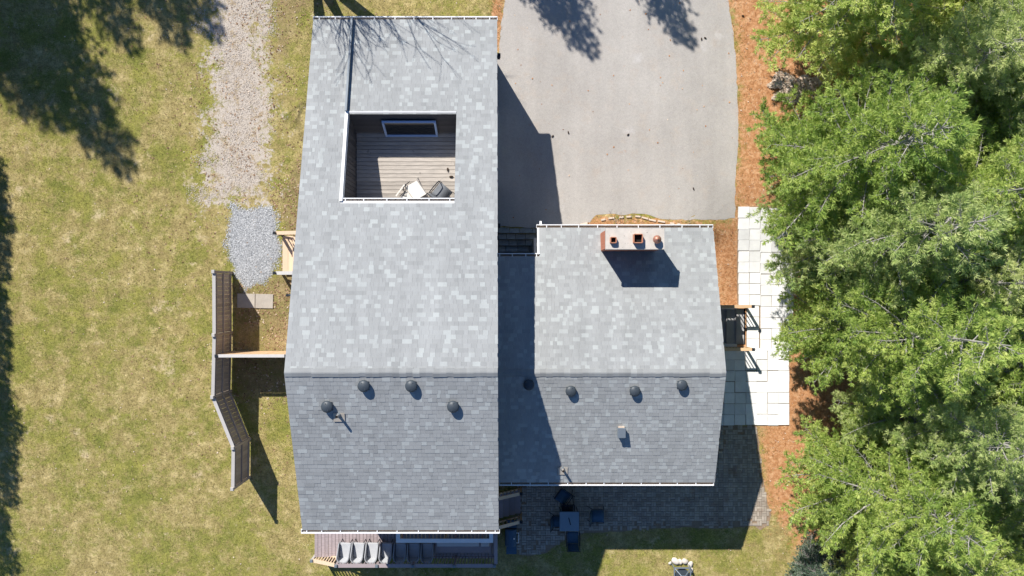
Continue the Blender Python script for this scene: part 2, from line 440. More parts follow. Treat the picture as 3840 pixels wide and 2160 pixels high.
def build_ground():
    xs = sorted(set(list(np.round(np.arange(-27, 27.01, .2), 3)) + [WELL[0], WELL[1]] + [-400,-250,-150,-90,-55,-38,-31, 31,38,55,90,150,250,400]))
    ys = sorted(set(list(np.round(np.arange(-16, 16.01, .2), 3)) + [WELL[2], WELL[3]] + [-400,-250,-150,-90,-55,-35,-24,-19, 19,24,35,55,90,150,250,400]))
    xs = np.array(xs); ys = np.array(ys); nx, ny = len(xs), len(ys)
    X, Y = np.meshgrid(xs, ys); x = X.ravel(); y = Y.ravel()
    z = H(x, y)
    V = np.stack([x, y, z], 1)
    idx = np.arange(nx*ny).reshape(ny, nx)
    q = np.stack([idx[:-1,:-1], idx[:-1,1:], idx[1:,1:], idx[1:,:-1]], -1).reshape(-1, 4)
    cx = x[q].mean(1); cy = y[q].mean(1)
    keep = ~((cx > WELL[0]) & (cx < WELL[1]) & (cy > WELL[2]) & (cy < WELL[3]))
    me = tri_mesh('ground', V, q[keep], 'ground')
    lit = np.maximum(zone(x, y, Z_LIT[0], .9), zone(x, y, Z_LIT[1], .3))
    lea = np.maximum.reduce([zone(x, y, Z_LEAF1, .5), zone(x, y, Z_LEAF2, 1.0), zone(x, y, Z_DIRT, .5)])
    for nm, val in (('litter', lit), ('leafy', lea), ('gravel', .88*zone(x, y, Z_GRAVEL, 1.3)-.12*zone(x, y, Z_GFADE, .8)), ('chips', zone(x, y, Z_CHIPS, .5))):
        a = me.attributes.new(nm, 'FLOAT', 'POINT'); a.data.foreach_set('value', np.ascontiguousarray(val, np.float32))
    o = bpy.data.objects.new('ground', me); link(o); tag(o, kind='structure')
    o['label'] = 'patchy lawn with pine needle litter and a worn gravel track'
build_ground()

def sheet(name, poly, off, mat, kind='structure', step=.6):
    bm = bmesh.new(); vs = [bm.verts.new((a, b, 0)) for a, b in poly]; bm.faces.new(vs); bm.normal_update()
    bmesh.ops.triangulate(bm, faces=bm.faces)
    xs = [p[0] for p in poly]; ys = [p[1] for p in poly]
    for a in np.arange(min(xs)+step, max(xs), step):
        bmesh.ops.bisect_plane(bm, geom=bm.verts[:]+bm.edges[:]+bm.faces[:], plane_co=(a, 0, 0), plane_no=(1, 0, 0))
    for a in np.arange(min(ys)+step, max(ys), step):
        bmesh.ops.bisect_plane(bm, geom=bm.verts[:]+bm.edges[:]+bm.faces[:], plane_co=(0, a, 0), plane_no=(0, 1, 0))
    for v in bm.verts: v.co.z = float(H(v.co.x, v.co.y))+off
    bmesh.ops.recalc_face_normals(bm, faces=bm.faces)
    me = bpy.data.meshes.new(name); bm.to_mesh(me); bm.free()
    for p in me.polygons:
        if p.normal.z < 0: p.flip()
    me.materials.append(MAT[mat]); o = bpy.data.objects.new(name, me); link(o); tag(o, kind=kind); return o
drv = [(1850,848),(1850,300),(1872,185),(1880,90),(1893,0),(1905,-500),(2660,-500),(2722,-40),(2740,60),(2748,105),(2757,200),(2762,290),(2768,400),(2770,540),(2758,640),(2757,740),(2757,818),
       (2700,824),(2620,824),(2540,824),(2480,820),(2440,808),(2390,800),(2330,806),(2270,802),(2235,806),(2215,832),(2150,846),(2020,856)]
sheet('driveway', poly_px(wobble(drv, 3.0, 16)), .006, 'asphalt')['label'] = 'pale weathered asphalt driveway beside the house'

# ------------------------------------------------------------------ house
house = thing('house', 'grey shingled house with a lower side wing, chimney and sunken roof terrace', 'house')
XL, ZR, YR = -7.077, 7.6, -2.63                      # main roof: left rake, ridge height, ridge line
YT, ZT = 9.56, 4.32; YB, ZB = -8.17, 5.65            # front and back eaves
PT = (ZR-ZT)/(YT-YR); PB = (ZR-ZB)/(YR-YB)
def xr_main(y): return -.448-.092*max(0, (y-YR))/(YT-YR)-.012*max(0, (YR-y))/(YR-YB)
def zm(y): return ZR-PT*(y-YR) if y >= YR else ZR-PB*(YR-y)
TX0, TX1, TY0, TY1, TZ = -5.63, -1.90, 2.88, 6.06, 4.05   # terrace opening and floor
WXL, WXR, WZR, WYR = -.6, 7.41, 5.06, -2.94
WYT, WZT = 2.21, 3.45; WYB, WZB = -7.10, 3.65; WYN = 1.135; WXN = 1.005
WPT = (WZR-WZT)/(WYT-WYR); WPB = (WZR-WZB)/(WYR-WYB)
def zw(y): return WZR-WPT*(y-WYR) if y >= WYR else WZR-WPB*(WYR-y)

def slab_quad(mb, x0a, x1a, ya, x0b, x1b, yb, zf, th=.16):
    za, zb = zf(ya), zf(yb)
    mb.hexa([(x0a,ya,za-th),(x1a,ya,za-th),(x1b,yb,zb-th),(x0b,yb,zb-th),(x0a,ya,za),(x1a,ya,za),(x1b,yb,zb),(x0b,yb,zb)])
d = .004
mb = MB()
slab_quad(mb, XL, xr_main(YB), YB, XL, xr_main(YR), YR-.0, zm)
slab_quad(mb, XL, xr_main(YR), YR, XL, xr_main(TY0), TY0, zm)
slab_quad(mb, XL, TX0, TY0, XL, TX0, TY1, zm)
slab_quad(mb, TX1, xr_main(TY0), TY0, TX1, xr_main(TY1), TY1, zm)
slab_quad(mb, XL, xr_main(TY1), TY1, XL, xr_main(YT), YT, zm)
main_roof = mb.build('main_roof', 'trim', house)
mb = MB()
slab_quad(mb, WXL, WXR, WYB, WXL, WXR, WYR, zw)
slab_quad(mb, WXL, WXR, WYR, WXL, WXR, WYN, zw)
slab_quad(mb, WXN, WXR, WYN, WXN, WXR, WYT, zw)
wing_roof = mb.build('wing_roof', 'trim', house)

# shingles: courses of tabs with a raised butt edge; the best seen ones are single parts, the rest one mesh
EXPO = .143
WCLS = [.105, .14, .175, .21, .26, .32]; TCLS = [.08, .3, .42, .55, .62, .85, 1.0]
TW = [.08, .18, .22, .18, .12, .14, .08]
def tab_geo(wd, e, lift, side=1):
    t0 = .009+lift
    return [(0,0,t0),(wd,0,t0),(wd,e*1.12,.003+lift),(0,e*1.12,.003+lift),(0,0,.0),(wd,0,.0)], [(0,1,2,3),(4,5,1,0)]
_tabs = {}
def tab_mesh(wi, ti, li):
    if (wi, ti, li) not in _tabs:
        m = MB(); v, f = tab_geo(WCLS[wi]-.003, EXPO, (0, .004)[li]); v = v+[(0, EXPO*1.12, 0), (WCLS[wi]-.003, EXPO*1.12, 0)]
        m.add(v, f+[(1,5,7,2), (4,0,3,6)], TCLS[ti]); _tabs[(wi, ti, li)] = m.mesh('shingle', 'shingle')
    return _tabs[(wi, ti, li)]
def shingle_slope(parent, y_eave, y_ridge, zf, spans, singles, rr):
    """spans(y) -> list of x intervals; singles(x, y) -> True for tabs that become their own object"""
    L = math.hypot(y_ridge-y_eave, zf(y_ridge)-zf(y_eave)); sgn = 1 if y_ridge > y_eave else -1
    up = Vector((0, y_ridge-y_eave, zf(y_ridge)-zf(y_eave))).normalized()
    ax = Vector((sgn, 0, 0)); nor = ax.cross(up)
    rest = MB(); v = -.012; n_single = 0
    while v < L-.05:
        y = y_eave+up.y*(v+.03); z = zf(y_eave)+up.z*v; yy = y_eave+up.y*v
        for x0, x1 in spans(y):
            x = x0-.01-rr.random()*.1; x = x0-.012
            prev = None
            while x < x1+.012:
                wi = rr.choices(range(6), [.14,.2,.22,.2,.14,.1])[0]
                ti = rr.choices(range(7), TW)[0]
                if prev is not None and prev >= 5 and ti >= 5: ti = 2
                prev = ti
                li = 1 if ti in (0, 3, 4, 5, 6) and rr.random() < .6 else 0
                wd = WCLS[wi]; clipd = min(wd, x1+.012-x)
                if clipd < .03: break
                org = Vector(((x if sgn > 0 else x+clipd), yy, z))+nor*.004
                if clipd == wd and x > x0 and v+EXPO*1.12 < L and singles(x+wd/2, y):
                    o = bpy.data.objects.new('shingle', tab_mesh(wi, ti, li)); link(o, parent)
                    M3 = Matrix((ax, up, nor)).transposed(); o.matrix_local = Matrix.Translation(org) @ M3.to_4x4(); n_single += 1
                else:
                    vs, fs = tab_geo(clipd-.003, min(EXPO, L-v), (0, .004)[li])
                    rest.add([org+ax*a+up*b+nor*c for a, b, c in vs], fs, min(1, max(0, TCLS[ti]+rr.uniform(-.05, .05))))
                x += wd
        v += EXPO
    o = rest.build('shingles', 'shingle', parent); tag(o, kind='stuff'); return n_single
rr = random.Random(5)
def span_front(y):
    if TY0 < y < TY1: return [(XL, TX0-.08), (TX1, xr_main(y))]
    if y >= TY1: return [(XL, -5.73), (-5.63, xr_main(y))]
    return [(XL, xr_main(y))]
n1 = shingle_slope(main_roof, YT, YR, zm, span_front, lambda x, y: y < YR+.62 and x > -6.6, rr)
n2 = shingle_slope(main_roof, YB, YR, zm, lambda y: [(XL, xr_main(y))], lambda x, y: False, rr)
def span_wf(y): return [(WXL, WXR)] if y <= WYN else [(WXN, WXR)]
n3 = shingle_slope(wing_roof, WYT, WYR, zw, span_wf, lambda x, y: y < WYR+.4 and 1.4 < x < 6.6, rr)
n4 = shingle_slope(wing_roof, WYB, WYR, zw, lambda y: [(WXL, WXR)], lambda x, y: False, rr)
print('single shingles', n1, n2, n3, n4)
def ridge_caps(parent, x0, x1, y, z, pf, pb, rr):
    x = x0; L = .21; i = 0
    while x < x1:
        wd = min(L+.02, x1-x+.005); m = MB(); h = .022; r = .135
        top = [(-.003, 0.024), (wd, .016)]
        vs = []
        for xx, dz in top:
            vs += [(xx, r, -pf*r+dz), (xx, .02, dz), (xx, -.02, dz), (xx, -r, -pb*r+dz)]
        for xx, dz in top:
            vs += [(xx, r, -pf*r-.0), (xx, .02, 0), (xx, -.02, 0), (xx, -r, -pb*r)]
        fs = [(0,1,5,4),(1,2,6,5),(2,3,7,6),(0,4,12,8),(3,11,15,7),(0,8,9,1),(1,9,10,2),(2,10,11,3)]
        m.add(vs, fs, rr.choice([.05, .2, .3, .42, .42, .55, .7]))
        o = m.build('ridge_shingle', 'ridge', parent, loc=(x, y+rr.uniform(-.012, .012), z+.012)); x += L
ridge_caps(main_roof, XL, -.45, YR, ZR, PT, PB, rr)
ridge_caps(wing_roof, WXL+.1, WXR, WYR, WZR, WPT, WPB, rr)

# roof curb that runs from the front eave to the terrace and the white flashing beside the opening
m = MB(); x0, x1 = -5.715, -5.645
m.hexa([(x0,TY1,zm(TY1)),(x1,TY1,zm(TY1)),(x1,YT,zm(YT)),(x0,YT,zm(YT)),(x0,TY1,zm(TY1)+.17),(x1,TY1,zm(TY1)+.17),(x1,YT,zm(YT)+.17),(x0,YT,zm(YT)+.17)])
m.build('roof_curb', 'curb_metal', house)
m = MB(); x0, x1 = -5.715, -5.622
m.hexa([(x0,TY0,zm(TY0)-.2),(x1,TY0,zm(TY0)-.2),(x1,TY1-.004,zm(TY1)-.2),(x0,TY1-.004,zm(TY1)-.2),(x0,TY0,zm(TY0)+.06),(x1,TY0,zm(TY0)+.06),(x1,TY1-.004,zm(TY1)+.06),(x0,TY1-.004,zm(TY1)+.06)])
m.build('terrace_flashing', 'white_metal', house)
m = MB(); m.box(((TX0+TX1)/2, TY1-.02, zm(TY1)-.02), (TX1-TX0-.02, .05, .12)); m.build('terrace_trim', 'trim', house)

# gutters with hangers
def gutter(x0, x1, y, z, out, gaps, wd=.115):
    """out = +1 when the trough lies on the +y side of the roof edge"""
    m = MB(); t = .012; dp = .1
    yb, yf = y+out*.006, y+out*(wd+.006)
    m.box(((x0+x1)/2, (yb+yf)/2, z-dp), (x1-x0, wd, t))
    m.box(((x0+x1)/2, yb+out*.004, z-dp/2+.006), (x1-x0, .008, dp))
    m.box(((x0+x1)/2, yf, z-dp/2+.012), (x1-x0, .03, dp+.012))
    for xx in (x0, x1): m.box((xx, (yb+yf)/2, z-dp/2), (.012, wd+.012, dp))
    g = m.build('gutter', 'white_metal', house)
    db = MB().box(((x0+x1)/2, (yb+yf)/2-out*.006, z-dp+.012), (x1-x0-.03, wd-.03, .008)); db.build('gutter_bed', 'sand', g)  # darker brown strip along the trough bottom
    hm = MB().box((0, 0, 0), (.03, wd-.02, .012)).mesh('gutter_hanger', 'white_metal')
    for xx in gaps: inst('gutter_hanger', hm, (xx, (yb+yf)/2-out*.004, z+.004), parent=g)
def gpx(lst, z): return [(a-1920)*(CAMZ-z)/FPX for a in lst]
gutter(XL-.02, xr_main(YT)+.02, YT, ZT-.02, 1, gpx([1197,1257,1322,1404,1481,1552,1623,1693,1741,1785,1836], ZT))
gutter(XL-.06, xr_main(YB)+.04, YB, ZB-.02, -1, gpx([1150,1206,1276,1341,1414,1489,1569,1643,1709,1769,1822,1857], ZB))
gutter(TX0-.02, TX1, TY0, zm(TY0)-.02, 1, gpx([1295,1364,1451,1526,1609,1687], 6.1), .09)
gutter(WXN-.1, WXR+.01, WYT, WZT-.02, 1, gpx([2050,2105,2170,2241,2314,2394,2475,2558,2625,2656], WZT))
gutter(WXL+.08, WXN+.02, WYN, zw(WYN)-.03, 1, gpx([1874,1921,1972,2012], 3.78))
gutter(WXL+.14, WXR-.02, WYB, WZB-.02, -1, gpx([1918,1988,2056,2129,2198,2265,2334,2405,2475,2540,2610], WZB))
m = MB(); m.hexa([(WXN-.075,WYN+.1,zw(WYN)-.16),(WXN-.006,WYN+.1,zw(WYN)-.16),(WXN-.006,WYT,WZT-.16),(WXN-.075,WYT,WZT-.16),(WXN-.075,WYN+.1,zw(WYN)+.03),(WXN-.006,WYN+.1,zw(WYN)+.03),(WXN-.006,WYT,WZT+.03),(WXN-.075,WYT,WZT+.03)])
m.build('rake_flashing', 'white_metal', house)
m = MB().path([(1.02, WYT+.3, .82), (1.02, WYT+.06, 1.0), (1.02, WYT-.2, 1.1)], .035, 8); m.bar((1.06, WYT+.12, 2.2), (1.06, WYT+.12, 3.35), .08, .06)
m.bar((1.06, WYT+.08, 3.3), (1.06, WYT+.27, 3.3), .08, .06); m.build('downspout', 'white_metal', house)

# walls (behind the overhangs), doors and lamps
def wall_box(name, x0, x1, y0, y1, z0, z1, mat='siding_grey'):
    return MB().box(((x0+x1)/2, (y0+y1)/2, (z0+z1)/2), (x1-x0, y1-y0, z1-z0)).build(name, mat, house)
def gable_wall(name, x0, x1, ya, yb, zf, yr, zbase, drop, holes=()):
    """a house body: prism under the roof planes"""
    prof = [(ya, zbase), (yb, zbase), (yb, zf(yb)-drop), (yr, zf(yr)-drop), (ya, zf(ya)-drop)]
    m = MB(); n = 5
    vs = [(x0, y, z) for y, z in prof]+[(x1, y, z) for y, z in prof]
    m.add(vs, [(0,1,2,3,4), (9,8,7,6,5)]+[(i, i+5, (i+1) % n+5, (i+1) % n) for i in range(n)])
    return m.build(name, 'siding_grey', house)
# main body in three runs so that the terrace stays open
def prism(name, x0, x1, y0, y1, zb, zf, drop):
    m = MB(); m.hexa([(x0,y0,zb),(x1,y0,zb),(x1,y1,zb),(x0,y1,zb),(x0,y0,zf(y0)-drop),(x1,y0,zf(y0)-drop),(x1,y1,zf(y1)-drop),(x0,y1,zf(y1)-drop)])
    return m
MX0, MX1 = -6.78, -.62
gable_wall('wall', MX0, MX1, TY0-.06, -7.65, zm, YR, -.3, .17)
prism('w', MX0, MX1, TY1+.25, 9.15, -.3, zm, .17).build('wall', 'siding_grey', house)
wall_box('wall', MX0, MX1, TY0-.056, TY1+.246, -.3, TZ-.06)
prism('w', MX0, TX0-.03, TY0-.056, TY1+.246, TZ-.056, zm, .17).build('wall', 'siding_grey', house)
prism('w', TX1+.004, MX1, TY0-.056, TY1+.246, TZ-.056, zm, .17).build('wall', 'siding_grey', house)
gable_wall('wing_wall', WXN-.2, 7.1, 1.85, -6.7, zw, WYR, -.6, .17)
gable_wall('wing_wall', MX1+.004, WXN-.204, .78, -6.704, zw, WYR, -.3, .172)
# horizontal siding boards of the terrace rear wall (it leans back) and vertical ones on the left wall
pa, pb = Vector((0, 5.61, TZ)), Vector((0, 6.08, zm(TY1)-.06)); nb_ = 9; dv = (pb-pa)/nb_; nrm = Vector((0, -dv.z, dv.y)).normalized()
for i in range(nb_):
    a = pa+dv*i; b = a+dv*.93; m = MB(); th = nrm*.022
    xa, xb = TX0+.002, TX1-.006
    m.hexa([(xa,*(a-nrm*.02)[1:]),(xb,*(a-nrm*.02)[1:]),(xb,*(b-nrm*.02)[1:]),(xa,*(b-nrm*.02)[1:]),(xa,*(a+th)[1:]),(xb,*(a+th)[1:]),(xb,*(b+th*.5)[1:]),(xa,*(b+th*.5)[1:])])
    m.build('siding_board', 'siding_dark', house)
wall_box('terrace_wall', TX0-.02, TX0-.008, TY0, TY1, TZ, 4.9, 'siding_dark')
for i in range(21):
    y = TY0+.1+i*.148
    if y > 5.6: break
    zt = zm(y+.07)-.24; MB().box((TX0, y+.07, (TZ+zt)/2), (.022, .135, zt-TZ-.01)).build('siding_board', 'siding_dark', house)
# terrace floor boards
tf = MB().box(((TX0+TX1)/2, (TY0+5.7)/2, TZ-.055), (TX1-TX0, 5.7-TY0+.2, .03)).build('terrace_floor', 'soot_and_shade', house)  # near-black sheet paints the shade seen between the boards
bmv = [MB().box((0, 0, 0), (TX1-TX0-.03, .138, .03), taper=.004).mesh('deck_board', 'terrace_board')]
for i in range(20):
    inst('deck_board', bmv[0], ((TX0+TX1)/2+.008, TY0-.06+.07+i*.1445, TZ-.018+R.uniform(-.003, .003)), parent=tf)
# terrace door
A, B = Vector((0, 5.475, TZ+.03)), Vector((0, 5.80, TZ+.80))
fr = MB().bar((-4.55, *A[1:]), (-2.66, *A[1:]), .07, .07); fr.bar((-4.55, *B[1:]), (-2.66, *B[1:]), .07, .07)
fr.bar((-4.515, A.y+.02, A.z+.03), (-4.515, B.y-.02, B.z-.03), .07, .07); fr.bar((-2.695, A.y+.02, A.z+.03), (-2.695, B.y-.02, B.z-.03), .07, .07)
win = fr.build('terrace_window', 'frame_blue_reflect', house)
n2v = Vector((0, (B-A).z, -(B-A).y)).normalized()*.02
m = MB(); a0, b0 = A+n2v, B+n2v; m.add([(-4.5, a0.y, a0.z), (-2.7, a0.y, a0.z), (-2.7, b0.y, b0.z), (-4.5, b0.y, b0.z)], [(0,1,2,3)]); m.build('pane', 'glass_dark', win)
# doors and windows in the walls under the overhangs
gd_ = MB().box((MX1+.01, 5.55, 1.95), (.04, 2.7, 2.3)).build('garage_door', 'trim', house)
for k in range(4): MB().box((MX1+.036, 5.55, 1.08+k*.565), (.02, 2.6, .53), taper=.0).build('door_panel', 'white_metal', gd_)
for y in (4.13, 6.97): MB().box((MX1+.03, y, 1.95), (.07, .12, 2.3)).build('door_trim', 'white_metal', gd_)
def wall_window(x, y, z, sx, sy, sz):
    wn = MB().box((x, y, z), (sx, sy, sz)).build('window', 'white_metal', house)
    e = .05; MB().box((x, y, z), (sx+.016 if sx < .1 else sx-2*e, sy+.016 if sy < .1 else sy-2*e, sz-2*e)).build('pane', 'glass_dark', wn)
wall_window(7.1, -4.6, 1.5, .06, 1.2, 1.0); wall_window(3.0, -6.7, 1.4, 1.8, .06, 1.9); wall_window(MX0, 4.5, 1.8, .06, 1.2, 1.0); wall_window(-2.6, -7.65, 2.0, 1.8, .06, 2.0); wall_window(MX0, -5.0, 1.9, .06, 1.4, 1.1)
MB().box((7.12, -1.6, .35), (.06, .9, 2.0)).build('basement_door', 'trim', house)
# little lamps and pipes on the walls
m = MB().box((-.53, 8.72, 2.85), (.16, .14, .22)); m.box((-.53, 8.72, 2.98), (.2, .18, .04)); m.build('wall_lamp', 'black_metal', house)
m = MB().box((-.53, 2.37, 2.5), (.14, .13, .22)); m.box((-.53, 2.37, 2.63), (.18, .17, .04)); m.build('wall_lamp', 'black_metal', house)
p = P(1079, 1107, .9); m = MB().tube((MX0, p.y, .95), (p.x, p.y, .95), .05, .05, 12); m.tube((p.x, p.y, .75), (p.x, p.y, 1.0), .055, .055, 12); m.build('exhaust_pipe', 'black_metal', house)

# roof vents, pipes, box vent
def on_main(px, py):
    z = 7.0
    for _ in range(8): q = P(px, py, z); z = zm(q.y)
    return P(px, py, z)
def on_wing(px, py):
    z = 4.8
    for _ in range(8): q = P(px, py, z); z = zw(q.y)
    return P(px, py, z)
vm = MB(); vm.lathe([(.1, -.1), (.1, .1), (.185, .1), (.19, .13), (.15, .165), (.07, .19), (.0005, .2)], n=28)
vent_me = vm.mesh('roof_vent', 'vent_plastic', True)
flange_me = MB().box((0, 0, 0), (.3, .3, .012)).mesh('vent_flange', 'vent_plastic')
ridge_me = MB().bar((0, -.13, .178), (0, .13, .178), .02, .02).mesh('vent_rib', 'vent_plastic')
for fn, pp, sl in ((on_main, [(1367,1440), (1544,1440), (1230,1517), (1700,1517)], PB), (on_wing, [(1983,1436), (2140,1459), (2379,1459), (2555,1437)], WPB)):
    for a, b in pp:
        q = fn(a, b+6); v = inst('roof_vent', vent_me, q, parent=house)
        inst('vent_flange', flange_me, (0, 0, .02), parent=v, rot=(math.atan(sl), 0, 0)); inst('vent_rib', ridge_me, (0, 0, 0), rz=R.uniform(-.5, .5), parent=v)
for fn, a, b, sl in ((on_main, 1272, 1556, PB), (on_wing, 2110, 1758, WPB)):
    q = fn(a, b); m = MB().tube((0, 0, -.1), (0, 0, .36), .045, .045, 14, False); m.tube((0, 0, .36), (0, 0, .3), .035, .035, 14, True)
    pp = m.build('vent_pipe', 'bark_pale', house, loc=q)
    MB().lathe([(.1, .0), (.06, .08), (.05, .12)], n=14).build('pipe_collar', 'grey_metal', pp)
    inst('pipe_flange', MB().box((0, 0, 0), (.36, .3, .01)).mesh('pipe_flange', 'slab_old'), (0, -.08, .01), parent=pp, rot=(math.atan(sl), 0, 0))
    MB().tube((0, 0, .352), (0, 0, .364), .034, .034, 14).build('pipe_mouth', 'soot_and_shade', pp)  # near-black disc painted as the shade inside the open pipe
q = on_wing(2328, 1618); m = MB(); m.box((0, 0, .08), (.26, .3, .3), taper=.0); m.hexa([(-.15,-.2,.19),(.15,-.2,.19),(.15,.17,.22),(-.15,.17,.22),(-.13,-.18,.24),(.13,-.18,.24),(.13,.15,.27),(-.13,.15,.27)])
bv = m.build('box_vent', 'grey_metal', house, loc=q); MB().box((0, .18, .12), (.22, .035, .08)).build('vent_grille', 'edging', bv)

# chimney
CX0, CX1, CY0, CY1, CZ = 3.19, 5.21, 1.31, 2.045, 5.44
ch = MB().box(((CX0+CX1)/2+.04, (CY0+CY1)/2, (2.6+CZ-.1)/2), (CX1-CX0-.16, CY1-CY0-.1, CZ-.1-2.6)).build('chimney', 'edging', house)
m = MB(); m.box(((CX0+CX1)/2, (CY0+CY1)/2, CZ-.05), (CX1-CX0, CY1-CY0, .1), taper=.012); m.build('chimney_cap', 'chimney_cap', ch)
bm_ = MB(); bx0, bx1, by0, by1 = CX0+.12-.05, CX1-.04+.01, CY0+.05-.012, CY1-.05+.012
for k in range(26):
    z = 3.35+k*.0765
    if z > CZ-.14: break
    off = .11*(k % 2)
    for xx in np.arange(bx0-off, bx1, .215):
        a, b = max(xx, bx0), min(xx+.203, bx1)
        if b-a < .03: continue
        for yy in (by0+.004, by1-.004): bm_.box(((a+b)/2, yy, z), (b-a, .026, .064), tone=R.random())
    for yy in np.arange(by0-off, by1, .215):
        a, b = max(yy, by0+.02), min(yy+.203, by1-.02)
        if b-a < .03: continue
        for xx in (bx0+.004, bx1-.004): bm_.box((xx, (a+b)/2, z), (.04, b-a, .064), tone=R.random())
tag(bm_.build('bricks', 'brick', ch), kind='stuff')
def flue(px, py, s, h):
    q = P(px, py, CZ+h); m = MB(); t = .03
    for dx, dy, ax, ay in ((-s/2, 0, t, s), (s/2, 0, t, s), (0, -s/2, s-t-.002, t), (0, s/2, s-t-.002, t)): m.box((q.x+dx, q.y+dy, CZ+h/2-.02), (ax, ay, h+.04))
    f = m.build('flue', 'clay', ch, bevel=.008); MB().box((q.x, q.y, CZ+.02), (s-t-.004, s-t-.004, .03)).build('flue_floor', 'soot_and_shade', f)
flue(2301, 900, .19, .16); flue(2394, 894, .29, .2)
q = P(2467, 897, CZ+.28); m = MB().lathe([(.09, 0), (.09, .12), (.14, .13), (.145, .16), (.11, .22), (.06, .26), (.018, .28), (.015, .31), (.001, .315)], (q.x, q.y, CZ-.0), 24)
m.build('round_flue_cap', 'copper', ch, True)

# ------------------------------------------------------------------ entry steps in the notch
es = thing('entry_steps', 'shaded flagstone steps in the corner between house and wing', 'steps', (.2, 2.0, 0))
ytop = 2.47; zz = .8
for i in range(5):
    y1 = ytop-i*.245; y0 = y1-.245 if i < 4 else .76; zt = .77-i*.155
    tr = MB().box((0, (y0+y1)/2-2.0, (zt-.5-.03)/2), (1.55, y1-y0, zt+.5-.03)).build('tread', 'slab_old', es)
    x = -.77; k = 0
    while x < .75:
        wd = min(R.uniform(.3, .52), .77-x)
        if .77-x-wd < .12: wd = .77-x
        m = MB(); m.box((0, 0, 0), (wd-.012, y1-y0-.012, .04), taper=.008)
        o = m.build('flagstone', 'flagstone', tr, loc=(x+wd/2, (y0+y1)/2-2.0, zt-.008+R.uniform(-.004, .004))); x += wd

# ------------------------------------------------------------------ basement stair well on the right of the wing
WX0, WX1, WY0, WY1 = WELL
bs = thing('basement_steps', 'sunken concrete basement steps with wooden guard rails beside the wing', 'steps', (8.2, -1.6, 0))
def L_(x, y, z): return (x-8.2, y+1.6, z)
cyw = (WY0+WY1)/2
for a, b, z in ((6.95, 8.68, -.66), (8.68, 9.04, -.49), (9.04, 9.4, -.32), (9.4, WX1, -.15)):
    MB().box(L_((a+b)/2, cyw, z-.3), (b-a-.002, WY1-WY0-.004, .6)).build('tread', 'well_concrete', bs)
for y, yy in ((WY1+.03, 1), (WY0-.03, -1)):
    MB().box(L_(8.2, y+.0, -.31), (2.3, .1, .78)).build('kerb_wall', 'trim', bs)
capm = MB().box((0, 0, 0), (.13, .13, .05), taper=.02).mesh('post_cap', 'black_metal')
for y, xx in ((-.745, 9.70), (-2.475, 9.71)):
    for x in (7.42, xx):
        hgt = 1.06; po = MB().box(L_(x, y, hgt/2-.02), (.09, .09, hgt+.04)).build('post', 'cedar', bs)
        inst('post_cap', capm, L_(x, y, hgt+.02), parent=po)
    MB().bar(L_(7.47, y, .98), L_(xx-.05, y, .98), .12, .04).build('top_rail', 'cedar', bs)
    MB().bar(L_(7.47, y, .16), L_(xx-.05, y, .16), .05, .06).build('bottom_rail', 'cedar', bs)
    bme = MB().box((0, 0, .57), (.03, .03, .78)).mesh('baluster', 'black_metal')
    for k in range(16): inst('baluster', bme, L_(7.55+k*.133, y, 0), parent=bs)

# ------------------------------------------------------------------ concrete slab path on the right
path_poly = poly_px([(2766,774),(2972,774),(2972,1306),(2957,1306),(2957,1592),(2690,1592),(2690,1308),(2797,1308),(2797,1146),(2766,1146)])
sp = sheet('slab_path', path_poly, .004, 'sand'); sp['label'] = 'path of pale square concrete slabs between the wing and the pines'
slm = MB(); slm.box((0, 0, .022), (.447, .447, .044), taper=.008); slab_me = slm.mesh('slab', 'slab')
def put_slab(px, py, sx=1, sy=1):
    p = G(px, py, .0)
    e = .3; gx = float(H(p.x+e, p.y)-H(p.x-e, p.y))/(2*e); gy = float(H(p.x, p.y+e)-H(p.x, p.y-e))/(2*e)
    o = inst('slab', slab_me, (p.x, p.y, float(H(p.x, p.y))+.004), parent=sp, rot=(math.atan(gy)+R.uniform(-.004, .004), -math.atan(gx)+R.uniform(-.004, .004), R.uniform(-.012, .012)))
    o.scale = (sx, sy, 1)
for r in range(13):
    for c in range(5):
        x, y = 2789+c*41.2+R.uniform(-1, 1), 797+r*41.0+R.uniform(-1, 1)
        if c >= 2: y += 5
        if y > 1150 and x < 2850: continue
        put_slab(x, y)
for r in range(7):
    for c in range(7):
        x, y = 2693+c*41.0+R.uniform(-1.4, 1.4), 1328+r*41.0+R.uniform(-1.4, 1.4)
        if x > 2950: continue
        put_slab(x, y)
for y in (1168, 1209, 1249, 1289): put_slab(2823, y, 1.12, .98)

# ------------------------------------------------------------------ two slabs by the fence
for i, (x, y) in enumerate(((924, 1128), (992, 1129.5))):
    p = G(x, y); o = MB().box((0, 0, .02), (.745, .6, .05), taper=.01).build('paving_slab', 'slab_old', None, loc=(p.x, p.y, 0))
    o.rotation_euler = (0, 0, -.02); tag(o, ('grey concrete slab half shaded by the tall dark fence', 'grey concrete slab lying in the sun nearer the house wall')[i], 'slab', 'pair of slabs by the fence')

